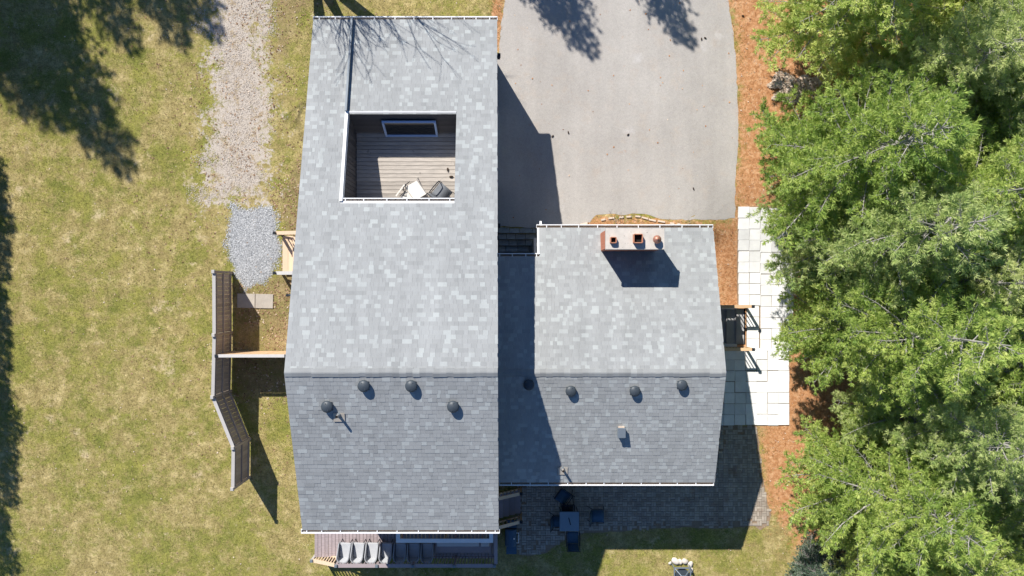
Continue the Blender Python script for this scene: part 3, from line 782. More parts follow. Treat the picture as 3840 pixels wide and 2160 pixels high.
# ------------------------------------------------------------------ brick patio
pat_poly = poly_px(wobble([(1940,1700),(2690,1700),(2690,1596),(2838,1596),(2850,1700),(2862,1800),(2874,1870),(2893,1930),(2880,1972),(2850,1988),(2830,1972),(2700,1984),(2560,1978),(2420,1985),(2330,1990),(2200,2000),(2120,2020),(2050,2072),(1990,2082),(1940,2080)], 3, 20))
pt = sheet('brick_patio', pat_poly, .004, 'sand'); pt['label'] = 'basket weave brick patio in the shade behind the wing'
pv = {}
def pav_mesh(ti):
    if ti not in pv: pv[ti] = MB().box((0, 0, .014), (.193, .093, .028), tone=ti/8, taper=.005).mesh('brick', 'paver')
    return pv[ti]
rest = MB(); cnt = 0; U = .2; pats = []
for i in range(0, 60):
    for j in range(0, 40):
        pats.append((.1+i*U, -12+j*U, (i+j) % 2))
bx = []
for x, y, o_ in pats:
    for k in (-.05, .05):
        if o_: bx.append((x, y+k, 0.0))
        else: bx.append((x+k, y, math.pi/2))
bxa = np.array(bx); sd = sdist(bxa[:, 0], bxa[:, 1], pat_poly)
dropn = NR.random(len(bx))
for (x, y, r), s_, dn in zip(bx, sd, dropn):
    if s_ < .04: continue
    if s_ < .3 and dn < .2: continue
    if x < 4 and y < -9.6 and dn < .12: continue
    t = R.randint(0, 8); dz = R.uniform(-.006, .006)
    if cnt < 300 and 7.4 < x and y < -5.9 and y > -9.9: inst('brick', pav_mesh(t), (x, y, .004+dz), r+R.uniform(-.03, .03), pt); cnt += 1
    else: rest.box((x, y, .018+dz), (.193, .093, .028), r+R.uniform(-.03, .03), t/8, .005)
tag(rest.build('bricks', 'paver', pt), kind='stuff')

# ------------------------------------------------------------------ front bed edging stones and dry shrub
ed = [(2190,840,28),(2262,824,18),(2292,818,22),(2330,815,18),(2358,813,20),(2392,812,20),(2418,818,26),(2446,826,28),(2480,831,28),(2520,838,16),(2545,840,12)]
for i, (x, y, wpx) in enumerate(ed):
    p = G(x, y); nx_ = ed[min(i+1, len(ed)-1)]; pv_ = ed[max(i-1, 0)]
    a = -math.atan2(nx_[1]-pv_[1], nx_[0]-pv_[0])
    o = MB().box((0, 0, .02), (wpx/92, .085, .07), taper=.012).build('edging_stone', 'edging', None, loc=(p.x, p.y, float(H(p.x, p.y)))); o.rotation_euler = (0, 0, a)
    tag(o, ['leftmost', 'second', 'third', 'fourth', 'fifth', 'sixth', 'seventh', 'eighth', 'ninth', 'tenth', 'rightmost'][i]+' pale edging stone from the left along the wing bed', 'edging stone', 'edging stones along the wing bed')
def tubes(segs, n=4):
    """numpy tubes from (p0, p1, r0, r1) segments -> V, quads"""
    S = np.array([[*a, *b, r0, r1] for a, b, r0, r1 in segs], float); p0, p1 = S[:, :3], S[:, 3:6]
    d = p1-p0; d /= np.linalg.norm(d, axis=1, keepdims=True)+1e-9
    u = np.where(np.abs(d[:, 2:3]) < .9, np.array([[0, 0, 1.]]), np.array([[1., 0, 0]]))
    a = np.cross(d, u); a /= np.linalg.norm(a, axis=1, keepdims=True)+1e-9; b = np.cross(d, a)
    V = []; m = len(S)
    for p, r in ((p0, S[:, 6:7]), (p1, S[:, 7:8])):
        for i in range(n):
            t = 2*math.pi*i/n; V.append(p+(a*math.cos(t)+b*math.sin(t))*r)
    V = np.stack(V, 1).reshape(-1, 3); base = np.arange(m)[:, None, None]*2*n
    q = np.array([[i, (i+1) % n, n+(i+1) % n, n+i] for i in range(n)])[None]
    return V, (base+q).reshape(-1, 4)
def shrub(px, py, hgt, n, spread, label, seed):
    rr = random.Random(seed); p = G(px, py); segs = []
    def grow(a, d, L, r, dep):
        b = a+d*L; segs.append((a, b, r, r*.65))
        if dep == 0: return
        for _ in range(rr.choice([2, 2, 3])):
            nd = (d+Vector((rr.uniform(-.6, .6), rr.uniform(-.6, .6), rr.uniform(-.15, .4)))).normalized()
            grow(b, nd, L*rr.uniform(.5, .85), r*.65, dep-1)
    for _ in range(n):
        a = Vector((rr.uniform(-spread, spread), rr.uniform(-.1, .1), 0))
        d_ = Vector((rr.uniform(-.5, .5), rr.uniform(-.2, .7), 1)).normalized()
        grow(a, d_, hgt*.4, .008, 3)
    V, Q = tubes(segs, 3); o = bpy.data.objects.new('dry_shrub', tri_mesh('dry_shrub', V, Q, 'bark_pale')); link(o); o.location = p
    return tag(o, label, 'shrub')
shrub(2315, 822, .75, 10, .5, 'leafless twiggy shrub in the bed before the chimney', 4)
shrub(2588, 836, .4, 4, .06, 'tiny bare twig bush near the end of the wing gutter', 9)

# ------------------------------------------------------------------ fence and screen
fence = thing('privacy_fence', 'tall dark board fence with pale cap bending along the lawn', 'fence', (-11.7, -3.5, 0))
def FL(x, y, z=0): return Vector((x+11.7, y+3.5, z))
fp = [P(800,1019,1.85), P(801,1257,1.85), P(796,1490,1.85), P(873,1680,1.85), P(871,1834,1.85)]
capf = MB().box((0, 0, 0), (.15, .15, .05), taper=.02).mesh('post_cap', 'fence_cap')
postm = MB().box((0, 0, .93), (.1, .1, 1.86)).mesh('post', 'fence_board')
for a in fp:
    po = inst('post', postm, FL(a.x, a.y), parent=fence); inst('post_cap', capf, (0, 0, 1.885), parent=po)
bme = MB().box((0, 0, 0), (.148, .02, 1.70)).mesh('board', 'fence_board')
for a, b in zip(fp[:-1], fp[1:]):
    d_ = Vector((b.x-a.x, b.y-a.y, 0)); L = d_.length; d_.normalize(); ang = math.atan2(d_.y, d_.x); n_ = Vector((-d_.y, d_.x, 0))   # n_ points to the house side
    if n_.x < 0: n_ = -n_
    k = int((L-.12)/.162); st = (L-.12)/k
    for i in range(k):
        q = a+d_*(.06+st*(i+.5)); inst('board', bme, FL(q.x, q.y, .92+R.uniform(-.006, .006)), ang, fence, scale=((st-.007)/.148, 1, 1))
    for z in (.22, .95, 1.66):
        q0, q1 = a+d_*.05+n_*.035, b-d_*.05+n_*.035; MB().bar(FL(q0.x, q0.y, z), FL(q1.x, q1.y, z), .045, .09).build('rail', 'fence_board', fence)
    q0, q1 = a+d_*.052, b-d_*.052; MB().bar(FL(q0.x, q0.y, 1.79), FL(q1.x, q1.y, 1.79), .13, .035).build('cap_rail', 'fence_cap', fence)
screen = thing('picket_screen', 'new orange lumber picket screen between the dark fence and the house', 'fence', (-9.2, -2.66, 0))
for x in (-11.58, -8.85, -6.9):
    po = MB().box((x+9.2, 0, .9), (.09, .09, 1.8)).build('post', 'cedar', screen)
    MB().box((x+9.2, 0, 1.845), (.12, .12, .04), taper=.015).build('post_cap', 'black_metal', po)
for i in range(36):
    x = -11.48+i*.128; inst('picket', bme, (x+9.2, .03, .88), 0, screen, scale=(.84, 1, .98)).data = bme
    screen.children[-1].name = 'picket'
MB().bar((-2.32, 0, 1.78), (2.34, 0, 1.78), .12, .04).build('cap_rail', 'lumber_grey', screen)
for z in (.2, 1.0): MB().bar((-2.32, -.0, z), (2.34, -.0, z), .03, .09).build('rail', 'cedar', screen)
pk = MB().box((0, 0, 0), (.148, .02, 1.70)).mesh('picket', 'cedar')
for o in screen.children:
    if o.data is bme: o.data = pk

# ------------------------------------------------------------------ wooden side steps on the left wall
ss = thing('side_steps', 'new pale lumber steps with black capped posts on the left wall', 'steps', (-8.3, .4, 0))
yA, yB = P(1057, 880, .5).y, P(1057, 1022, .5).y
for i, (x0, x1, z) in enumerate(((-9.5, -9.27, .2), (-9.265, -9.03, .206), (-9.02, -8.6, .4), (-8.59, -8.2, .6), (-8.19, -6.79, .8))):
    MB().box(((x0+x1)/2+8.3, (yA+yB)/2-.4, z-.02), (x1-x0-.006, yA-yB-.05, .04)).build('tread', 'lumber', ss)
    if i > 0: MB().box((x0+8.3+.012, (yA+yB)/2-.4, z/2-.03), (.02, yA-yB-.06, z-.04)).build('riser', 'lumber', ss)
capb = MB().box((0, 0, 0), (.125, .125, .05), taper=.02).mesh('post_cap', 'black_metal')
for y, mt in ((yA+.03, 'lumber'), (yB-.03, 'lumber_grey')):
    xo = P(1028, 0, 1.05).x
    for x, z0, hg in ((xo, 0, 1.05), (-7.0, 0, 1.75)):
        po = MB().box((x+8.3, y-.4, hg/2), (.09, .09, hg)).build('post', 'black_metal', ss); inst('post_cap', capb, (x+8.3, y-.4, hg+.025), parent=po)
    MB().bar((xo+8.35, y-.4, .98), (-7.05+8.3, y-.4, 1.68), .14, .04).build('top_rail', mt, ss)
    MB().bar((xo+8.35, y-.4, .3), (-7.05+8.3, y-.4, .98), .05, .07).build('bottom_rail', mt, ss)
    for k in range(16):
        x = xo+.18+k*.14
        if x > -7.1: break
        t = (x-xo)/(-7.0-xo); MB().bar((x+8.3, y-.4, .32+.7*t), (x+8.3, y-.4, .97+.7*t), .035, .035).build('baluster', mt, ss)

# ------------------------------------------------------------------ back deck
DZ, DX0, DX1, DY0, DY1 = .95, -7.97, -.60, -10.86, -7.66
deck = thing('back_deck', 'plum painted back deck with railing partly in the house shadow', 'deck', ((DX0+DX1)/2, (DY0+DY1)/2, 0))
def DL(x, y, z=0): return (x-(DX0+DX1)/2, y-(DY0+DY1)/2, z)
dbm = MB().box((0, 0, 0), (.134, DY1-DY0, .034), taper=.004).mesh('deck_board', 'deck_board')
k = int((DX1-DX0)/.14)
for i in range(k): inst('deck_board', dbm, DL(DX0+.07+i*.1405, (DY0+DY1)/2, DZ-.017+R.uniform(-.002, .002)), parent=deck)
for y in (DY0+.02, DY1-.3): MB().bar(DL(DX0, y, DZ-.14), DL(DX1, y, DZ-.14), .04, .2).build('joist', 'deck_paint', deck)
for x in (DX0+.02, DX1-.02): MB().bar(DL(x, DY0+.05, DZ-.14), DL(x, DY1-.05, DZ-.14), .04, .2).build('joist', 'deck_paint', deck)
for x in (DX0+.1, -5.3, -3, DX1-.1): MB().box(DL(x, DY0+.1, .42), (.1, .1, .86)).build('deck_leg', 'deck_paint', deck)
RY = -10.83; RT = 1.92
posts = [-6.86, -5.27, -3.86, -2.25, -.68]
capd = MB().box((0, 0, 0), (.13, .13, .05), taper=.02).mesh('post_cap', 'grey_metal')
for x in posts:
    po = MB().box(DL(x, RY, (DZ+RT+.05)/2), (.09, .09, RT+.05-DZ)).build('post', 'deck_paint', deck); inst('post_cap', capd, DL(x, RY, RT+.07), parent=po)
balm = MB().box((0, 0, 0), (.035, .035, .8)).mesh('baluster', 'deck_paint')
for a, b in zip(posts[:-1], posts[1:]):
    MB().bar(DL(a+.05, RY, RT), DL(b-.05, RY, RT), .14, .04).build('top_rail', 'deck_paint', deck)
    MB().bar(DL(a+.05, RY, DZ+.1), DL(b-.05, RY, DZ+.1), .05, .07).build('bottom_rail', 'deck_paint', deck)
    nb2 = int((b-a)/.13)
    for i in range(1, nb2): inst('baluster', balm, DL(a+(b-a)*i/nb2, RY, DZ+.53), parent=deck)
MB().bar(DL(DX1-.03, RY+.06, RT), DL(DX1-.03, DY1-1.7, RT), .13, .04).build('top_rail', 'deck_paint', deck)
for i in range(8): inst('baluster', balm, DL(DX1-.03, RY+.15+i*.14, DZ+.53), parent=deck)
# new lumber rail section running down to the lawn at the left corner
e0, e1 = Vector((-6.92, RY+.01, RT-.03)), P(1168, 2104, 1.25)
po = MB().box(DL(e1.x, e1.y, .62), (.09, .09, 1.24)).build('post', 'lumber_grey', deck); inst('post_cap', capd, DL(e1.x, e1.y, 1.27), parent=po)
MB().bar(DL(*e0), DL(e1.x+.05, e1.y, 1.2), .14, .04).build('top_rail', 'lumber', deck)
MB().bar(DL(e0.x, e0.y, e0.z-.75), DL(e1.x+.05, e1.y, .45), .06, .06).build('bottom_rail', 'lumber', deck)
for i in range(1, 9):
    t = i/9; q = e0.lerp(Vector((e1.x, e1.y, 1.2)), t); MB().bar(DL(q.x, q.y, q.z-.74), DL(*q), .04, .04).build('baluster', 'lumber', deck)
# stairs down to the patio
ds = thing('deck_stairs', 'dark plank stairs from the deck to the brick patio with wooden rails', 'stairs', (-.1, -8.85, 0))
for i in range(4):
    x0 = -.59+i*.235; z = .76-i*.19; MB().box((x0+.118+.1, -.0, z-.02), (.228, .98, .04)).build('tread', 'deck_paint', ds)
    MB().box((x0+.012+.1, 0, z-.105), (.02, .96, .125)).build('riser', 'deck_paint', ds)
for y, yy in ((.56, -8.29), (-.58, -9.43)):
    po = MB().box((.47, y, .5), (.09, .09, 1.0)).build('post', 'cedar', ds); inst('post_cap', capb, (.47, y, 1.025), parent=po)
    MB().bar((-.5, y, 1.72), (.45, y, .95), .13, .04).build('top_rail', 'lumber', ds)
    MB().bar((-.5, y+.0, 1.05), (.45, y+.0, .25), .05, .07).build('bottom_rail', 'cedar', ds)
    for i in range(6):
        t = (i+.5)/6; MB().bar((-.5+.95*t, y, 1.02-.8*t), (-.5+.95*t, y, 1.7-.77*t), .035, .035).build('baluster', 'cedar', ds)

# pergola frame against the back wall
pg = thing('pergola_frame', 'pale rectangular pergola frame with slats above the shaded deck', 'pergola', (-2.58, -8.9, DZ))
gx0, gx1, gy0, gy1, gz = -1.85, 1.86, -.84, 1.2, 1.5
for a, b in (((gx0, gy0+.075), (gx1, gy0+.075)), ((gx0, gy1-.07), (gx1, gy1-.07))): MB().bar((*a, gz), (*b, gz), .15, .05).build('beam', 'white_metal', pg)
for x in (gx0+.075, gx1-.075): MB().bar((x, gy0+.153, gz), (x, gy1-.148, gz), .15, .05).build('beam', 'white_metal', pg)
for i in range(23):
    x = gx0+.24+i*.1455; MB().bar((x, gy0+.15, gz-.06), (x, gy1-.15, gz-.06), .035, .06).build('slat', 'cedar' if i % 7 else 'clay', pg)
for x in (gx0+.1, gx1-.1, .0):
    for y in (gy0+.1, gy1-.1): MB().box((x, y, gz/2-.02), (.09, .09, gz-.02)).build('post', 'cedar', pg)

# barrel chairs in a row
def barrel_chair():
    t = thing('barrel_chair', 'x', 'chair', group='wicker barrel chairs along the deck railing')
    m = MB(); pts = []
    for i in range(17):
        a = math.pi+math.pi*i/16; pts.append((.25*math.cos(a), -.12+.25*math.sin(a), .74-.0*i))
    pts = [(-.25, .33, .5), (-.25, .1, .62)]+pts+[(.25, .1, .62), (.25, .33, .5)]
    th = .035; vs = []; fs = []
    for i, (x, y, h) in enumerate(pts):
        c = Vector((0, max(y, -.12) if abs(x) > .2499 else -.12, 0)); o_ = Vector((x, y, 0))-c; o_.normalize(); o_ *= th
        vs += [(x, y, .22), (x, y, h), (x-o_.x, y-o_.y, h), (x-o_.x, y-o_.y, .22)]
    n = len(pts)
    for i in range(n-1):
        for k_ in range(4): fs.append((i*4+k_, i*4+(k_+1) % 4, (i+1)*4+(k_+1) % 4, (i+1)*4+k_))
    fs += [(0,1,2,3), (4*n-1, 4*n-2, 4*n-3, 4*n-4)]; m.add(vs, fs); m.build('shell', 'wicker', t)
    s_ = MB(); s_.lathe([(.205, .28), (.21, .36), (.19, .385)], (0, -.12, 0), 20); s_.box((0, .1, .33), (.42, .44, .1), taper=.02); s_.build('seat', 'wicker_seat', t)
    MB().hexa([(-.19,-.3,.39),(.19,-.3,.39),(.19,-.24,.39),(-.19,-.24,.39),(-.17,-.345,.68),(.17,-.345,.68),(.17,-.3,.68),(-.17,-.3,.68)]).build('back_pad', 'wicker_seat', t)
    for x in (-.2, .2):
        for y in (-.25, .36): MB().bar((x, y, 0), (x*.9, y*.85, .29), .025, .025).build('leg', 'black_metal', t)
    return t
bc = barrel_chair()
bl = ['sunlit grey wicker barrel chair nearest the left end of the deck', 'second sunlit grey wicker barrel chair from the left end of the deck', 'third wicker barrel chair from the left, at the edge of the shadow',
      'fourth wicker barrel chair from the left, first one in shade', 'fifth wicker barrel chair from the left, in deep shade', 'sixth wicker barrel chair from the left, in deep shade', 'seventh wicker barrel chair, last of the row beside the bench']
for i, x in enumerate((1290, 1341, 1394, 1447, 1500, 1551, 1602)):
    c = bc if i == 0 else copy_tree(bc); p = P(x, 2072, 1.45); c.location = (p.x, p.y, DZ); c.rotation_euler = (0, 0, -.06+.03*i*.5); c['label'] = bl[i]
bn = thing('cushion_bench', 'long low bench with pale cushions in the shade by the deck railing', 'bench', (-1.95, -10.3, DZ))
MB().box((0, 0, .34), (2.2, .5, .06)).build('seat', 'deck_paint', bn); MB().box((-.2, .12, .42), (1.7, .2, .1), taper=.02).build('cushion', 'cushion', bn); MB().box((.88, .12, .42), (.36, .22, .11), taper=.03).build('cushion', 'cushion', bn)
for x in (-1.0, 1.0):
    for y in (-.2, .2): MB().box((x, y, .155), (.06, .06, .31)).build('leg', 'deck_paint', bn)

# ------------------------------------------------------------------ patio furniture
def sling_chair(name, label, cat, loc, rz, seat, frame='black_metal', group=None, arms=True, w_=.52):
    t = thing(name, label, cat, loc, rz, group); h = w_/2
    def strip(nm, pts, wd):
        m = MB(); vs = []; n = len(pts)
        for y, z in pts: vs += [(-wd, y, z), (wd, y, z), (wd, y-.003, z-.014), (-wd, y-.003, z-.014)]
        fs = []
        for i in range(n-1):
            for k_ in range(4): fs.append((i*4+k_, i*4+(k_+1) % 4, (i+1)*4+(k_+1) % 4, (i+1)*4+k_))
        fs += [(0,1,2,3), (4*n-1,4*n-2,4*n-3,4*n-4)]; m.add(vs, fs); m.build(nm, seat, t, True)
    strip('seat', [(.27, .43), (.15, .41), (0, .395), (-.14, .395), (-.22, .41)], h-.03)
    strip('backrest', [(-.225, .42), (-.27, .55), (-.31, .7), (-.345, .86), (-.36, .93)], h-.03)
    for s_ in (-1, 1):
        x = s_*h
        MB().path([(x, .3, 0), (x, .27, .43), (x, .0, .4)], .013).build('leg', frame, t)
        MB().path([(x, -.38, 0), (x, -.2, .41), (x, 0, .4)], .013).build('leg', frame, t)
        MB().path([(x, -.2, .41), (x, -.285, .62), (x, -.36, .95)], .013).build('back_post', frame, t)
        if arms: MB().path([(x*1.05, -.27, .62), (x*1.08, 0, .63), (x*1.05, .24, .62), (x, .27, .43)], .018).build('armrest', frame, t)
    MB().path([(-h, -.36, .95), (h, -.36, .95)], .013).build('top_bar', frame, t)
    return t
tb = P(2135, 1955, .72); table = thing('patio_table', 'square blue grey patio table on the shaded brick patio', 'table', (tb.x, tb.y, .03))
tt = MB().box((0, 0, .70), (.8, .8, .03), taper=.006).build('table_top', 'table_top', table, bevel=.01)
MB().bar((-.03, .16, .722), (.05, -.14, .722), .03, .012).build('umbrella_slot', 'soot_and_shade', tt)  # dark bar for the umbrella slot, its shade put into the colour
for x in (-.34, .34):
    for y in (-.34, .34): MB().tube((x*1.05, y*1.05, 0), (x, y, .69), .02, .02).build('leg', 'black_metal', table)
MB().box((0, 0, .665), (.72, .72, .03)).build('apron', 'black_metal', table)
def at(px, py, z=.45): q = P(px, py, z); return (q.x, q.y, .03)
sling_chair('patio_chair', 'navy sling chair turned askew farthest from the lawn, by the wing gutter', 'chair', at(2112, 1862), math.radians(145), 'sling_navy')
sling_chair('patio_chair', 'black sling chair tucked between the turned chair and the patio table', 'chair', at(2128, 1914), math.radians(180), 'sling_black')
sling_chair('patio_chair', 'navy sling chair pushed under the house side of the patio table', 'chair', at(2095, 1956), math.radians(-90), 'sling_navy')
sling_chair('patio_chair', 'navy sling chair on the lawn side of the patio table', 'chair', at(2148, 2018), math.radians(0), 'sling_navy')
sling_chair('patio_chair', 'navy armless sling chair standing alone right of the patio table', 'chair', at(2240, 1936), math.radians(-90), 'sling_navy', arms=False, w_=.56)

# grill
gq = P(1918, 2016, .9); gr = thing('gas_grill', 'dark gas grill with a pale lid handle beside the deck', 'grill', (gq.x, gq.y, 0))
MB().box((-.02, 0, .4), (.44, .7, .6)).build('cart', 'black_metal', gr, bevel=.015)
MB().box((-.02, 0, .78), (.5, .72, .16), taper=.01).build('firebox', 'black_metal', gr, bevel=.02)
m = MB(); vs = []; fs = []; n = 10
for i in range(n+1):
    a = math.pi*i/n; vs += [(-.02+.23*math.cos(a), -.34, .86+.2*math.sin(a)), (-.02+.23*math.cos(a), .34, .86+.2*math.sin(a))]
for i in range(n): fs.append((2*i, 2*i+1, 2*i+3, 2*i+2))
fs += [tuple(range(0, 2*n+2, 2)), tuple(range(2*n+1, 0, -2))]; m.add(vs, fs); lid = m.build('lid', 'sling_navy', gr, False, bevel=.01)
MB().path([(.2, -.2, .93), (.29, -.2, .95), (.29, .2, .95), (.2, .2, .93)], .014, 8).build('handle', 'white_metal', lid)
MB().tube((.1, 0, 1.03), (.12, 0, 1.05), .03, .03, 14).build('thermometer', 'white_metal', lid)
for y in (-.53, .53): MB().box((0, y, .84), (.42, .32, .03), taper=.006).build('side_shelf', 'sling_navy', gr)
for y in (-.3, .3): MB().tube((-.15, y-.02, .09), (-.15, y+.02, .09), .09, .09, 16).build('wheel', 'black_metal', gr)
for y in (-.31, .31): MB().box((.16, y, .05), (.05, .05, .1)).build('foot', 'black_metal', gr)

# fire pit at the bottom edge with white stones
fq = P(2561, 2150, .5); fpit = thing('fire_pit', 'square grey metal fire pit with a braced mesh lid on the lawn', 'fire pit', (fq.x, fq.y-.15, 0))
h = .33
m = MB()
for a, b in (((-h,-h),(h,-h)), ((h,-h),(h,h)), ((h,h),(-h,h)), ((-h,h),(-h,-h))): m.bar((*a, .4), (*b, .4), .05, .05)
m.build('rim', 'grey_metal', fpit)
for x in (-h, h):
    for y in (-h, h): MB().bar((x*1.05, y*1.05, 0), (x, y, .38), .035, .035).build('leg', 'grey_metal', fpit)
m = MB()
for x in (-h, h):
    for y in (-h, h): m.bar((x*.95, y*.95, .42), (x*.25, y*.25, .6), .03, .03)
for a, b in (((-.08,-.08),(.08,-.08)), ((.08,-.08),(.08,.08)), ((.08,.08),(-.08,.08)), ((-.08,.08),(-.08,-.08))): m.bar((*a, .6), (*b, .6), .03, .03)
m.build('lid_frame', 'grey_metal', fpit)
MB().lathe([(.1, .1), (.28, .3), (.3, .34)], n=20).build('bowl', 'vent_plastic', fpit)
def rock(rr, r):
    bm = bmesh.new(); bmesh.ops.create_icosphere(bm, subdivisions=2, radius=r)
    o3 = Vector((rr.random()*9, rr.random()*9, rr.random()*9))
    for v in bm.verts:
        k = 1+.25*math.sin(v.co.x/r*2.3+o3.x)*math.cos(v.co.y/r*2.1+o3.y); v.co = Vector((v.co.x*k*1.2, v.co.y*k, v.co.z*k*.6))
    me = bpy.data.meshes.new('white_stone'); bm.to_mesh(me); bm.free(); me.materials.append(MAT['stone_white'])
    me.polygons.foreach_set('use_smooth', [True]*len(me.polygons)); return me
rk = [rock(R, .13) for _ in range(4)]
for i, (dx, dy, s_) in enumerate(((-.2, .47, 1.15), (.0, .46, .8), (.2, .47, 1.0), (.41, .34, .85), (.45, .1, .7), (-.42, .4, .5))):
    o = inst('white_stone', rk[i % 4], (fq.x+dx, fq.y-.15+dy, .04), i*1.3, scale=(s_, s_, s_)); tag(o, 'rounded white stone '+['behind the fire pit rim, left of centre', 'behind the middle of the fire pit rim', 'behind the fire pit rim, right of centre', 'at the upper right corner of the fire pit', 'at the right side of the fire pit', 'smallest, at the upper left corner of the fire pit', 'at the left side of the fire pit'][i], 'stone', 'white stones round the fire pit')

# terrace chairs
bq = P(1655, 722, TZ+.45)
sling_chair('folding_chair', 'dark grey sling folding chair standing on the roof terrace', 'chair', (bq.x, bq.y, TZ), math.radians(-40), 'sling_grey', w_=.58)
cq = P(1540, 722, TZ+.45)
ct = thing('lounge_chair', 'cream canvas lounge chair with dark frame lying half folded on the roof terrace', 'chair', (cq.x, cq.y, TZ), math.radians(35))
MB().hexa([(-.05,-.3,.3),(.42,-.34,.34),(.42,.24,.34),(-.05,.3,.3),(-.05,-.3,.33),(.42,-.34,.37),(.42,.24,.37),(-.05,.3,.33)]).build('seat', 'canvas', ct)
MB().hexa([(-.5,-.34,.12),(-.07,-.3,.3),(-.07,.2,.3),(-.42,.12,.16),(-.5,-.34,.16),(-.07,-.3,.335),(-.07,.2,.335),(-.42,.12,.2)]).build('backrest', 'canvas', ct)
MB().bar((-.5, .22, .34), (-.02, .36, .42), .05, .03).build('armrest', 'canvas', ct)
MB().path([(-.5, -.1, .02), (-.34, .12, .2), (-.2, .1, .36), (-.12, .3, .42), (.05, .34, .4), (.18, .42, .05)], .016).build('frame', 'black_metal', ct)
MB().path([(-.42, .2, .03), (-.1, .16, .38), (.02, .36, .44)], .014).build('frame', 'black_metal', ct)
MB().path([(.44, -.34, .36), (.44, .26, .36), (.5, .4, .02)], .014).build('frame', 'bark_pale', ct)
MB().path([(.2, -.36, .34), (.3, -.4, .02)], .014).build('leg', 'black_metal', ct)
MB().path([(-.1, -.32, .3), (-.16, -.4, .02)], .014).build('leg', 'black_metal', ct)

# ------------------------------------------------------------------ pine cones
cm = MB().lathe([(.012, -.07), (.03, -.05), (.036, -.01), (.03, .03), (.014, .065), (.001, .08)], n=9).mesh('pine_cone', 'cone', True)
for i, (x, y) in enumerate(((2630, 147), (2644, 143), (2355, 505), (2131, 497), (2785, 60), (2072, 511), (2600, 708))):
    p = G(x, y); tag(inst('pine_cone', cm, (p.x, p.y, p.z+.035), rot=(math.pi/2, 0, i*1.1), scale=(.8, .8, .8)), 'small dark pine cone '+['left one of the pair near the top of the driveway', 'right one of the pair near the top of the driveway', 'alone in the middle of the driveway', 'just right of the house shadow on the driveway', 'on the needle strip near the top of the driveway', 'at the corner of the house shadow on the driveway', 'near the lower right end of the driveway'][i], 'pine cone', 'pine cones on the driveway')
for i, (x, y) in enumerate(((1679, 636), (1692, 662))):
    p = P(x, y, TZ+.03); tag(inst('pine_cone', cm, p, rot=(math.pi/2, 0, i*1.7)), 'pine cone lying on the sunlit terrace boards', 'pine cone', 'pine cones on the terrace')

# ------------------------------------------------------------------ ground cover
HOUSE_R = [(-6.7, -.7, -7.5, 9.0), (-.7, 7.0, -6.6, 1.7), (DX0+.1, DX1, DY0+.1, DY1)]
driv_w = poly_px(drv)
def scatter(n, x0, x1, y0, y1, dens, rng):
    x = rng.uniform(x0, x1, n); y = rng.uniform(y0, y1, n)
    k = rng.random(n) < dens(x, y)
    for a, b, c, d_ in HOUSE_R: k &= ~((x > a) & (x < b) & (y > c) & (y < d_))
    return x[k], y[k]
def off_hard(x, y):
    return (~in_poly(x, y, driv_w)) & (~in_poly(x, y, path_poly)) & ~((x > WELL[0]-.1) & (x < WELL[1]+.05) & (y > WELL[2]-.1) & (y < WELL[3]+.1))
def blades(name, x, y, rng, L, W, tilt, mat, tone, z0=0.0, kind='stuff', label=None):
    n = len(x); az = rng.uniform(0, 2*np.pi, n); ln = rng.uniform(L[0], L[1], n); wd = rng.uniform(W[0], W[1], n); el = rng.uniform(tilt[0], tilt[1], n)
    z = H(x, y)+z0; dx, dy = np.cos(az), np.sin(az)
    a = np.stack([x-dy*wd/2, y+dx*wd/2, z], 1); b = np.stack([x+dy*wd/2, y-dx*wd/2, z], 1)
    c = np.stack([x+dx*ln*np.cos(el), y+dy*ln*np.cos(el), z+ln*np.sin(el)], 1)
    V = np.stack([a, b, c], 1).reshape(-1, 3); T = np.arange(3*n).reshape(-1, 3)
    o = bpy.data.objects.new(name, tri_mesh(name, V, T, mat, tone)); link(o); tag(o, label, kind=kind); return o
rg = np.random.default_rng(3)
def vnoise(x, y, sc, seed=0):
    out = np.zeros(x.shape); amp = .5
    for o_ in range(3):
        g_ = np.random.default_rng(seed+o_).random((257, 257)); u = (x*sc*2**o_+100) % 256; v = (y*sc*2**o_+100) % 256
        i, j = u.astype(int), v.astype(int); fu, fv = u-i, v-j; fu = fu*fu*(3-2*fu); fv = fv*fv*(3-2*fv)
        out += amp*((g_[j, i]*(1-fu)+g_[j, i+1]*fu)*(1-fv)+(g_[j+1, i]*(1-fu)+g_[j+1, i+1]*fu)*fv); amp *= .5
    return out/.875
def d_grass(x, y):
    return np.clip(1-1.05*zone(x, y, Z_LIT[0], .9)-1.4*zone(x, y, Z_GRAVEL, 1.3)*sm(.3, .6, vnoise(x, y, 1.3, 9)+.12)-zone(x, y, Z_CHIPS, .15)-.3*zone(x, y, Z_LEAF1, .5)-.35*zone(x, y, Z_LEAF2, 1)-1.0*in_poly(x, y, pat_poly), .0, 1)*off_hard(x, y)
x, y = scatter(420000, -22, 14, -12.6, 12.6, d_grass, rg)
blades('grass', x, y, rg, (.03, .085), (.008, .02), (.2, .9), 'grass', np.clip(rg.random(len(x))*.6+.8*(vnoise(x, y, 6, 8)-.3), 0, 1), label='short patchy spring grass of the lawn')
x, y = scatter(90000, -1, 16, -12.6, 12.6, lambda x, y: np.maximum(zone(x, y, Z_LIT[0], .9), zone(x, y, Z_LIT[1], .3))*off_hard(x, y), rg)
blades('needle_litter', x, y, rg, (.06, .16), (.006, .014), (0, .35), 'needle_litter', np.clip(rg.normal(.45, .28, len(x)), 0, 1), .005, label='rusty fallen pine needles under the pines')
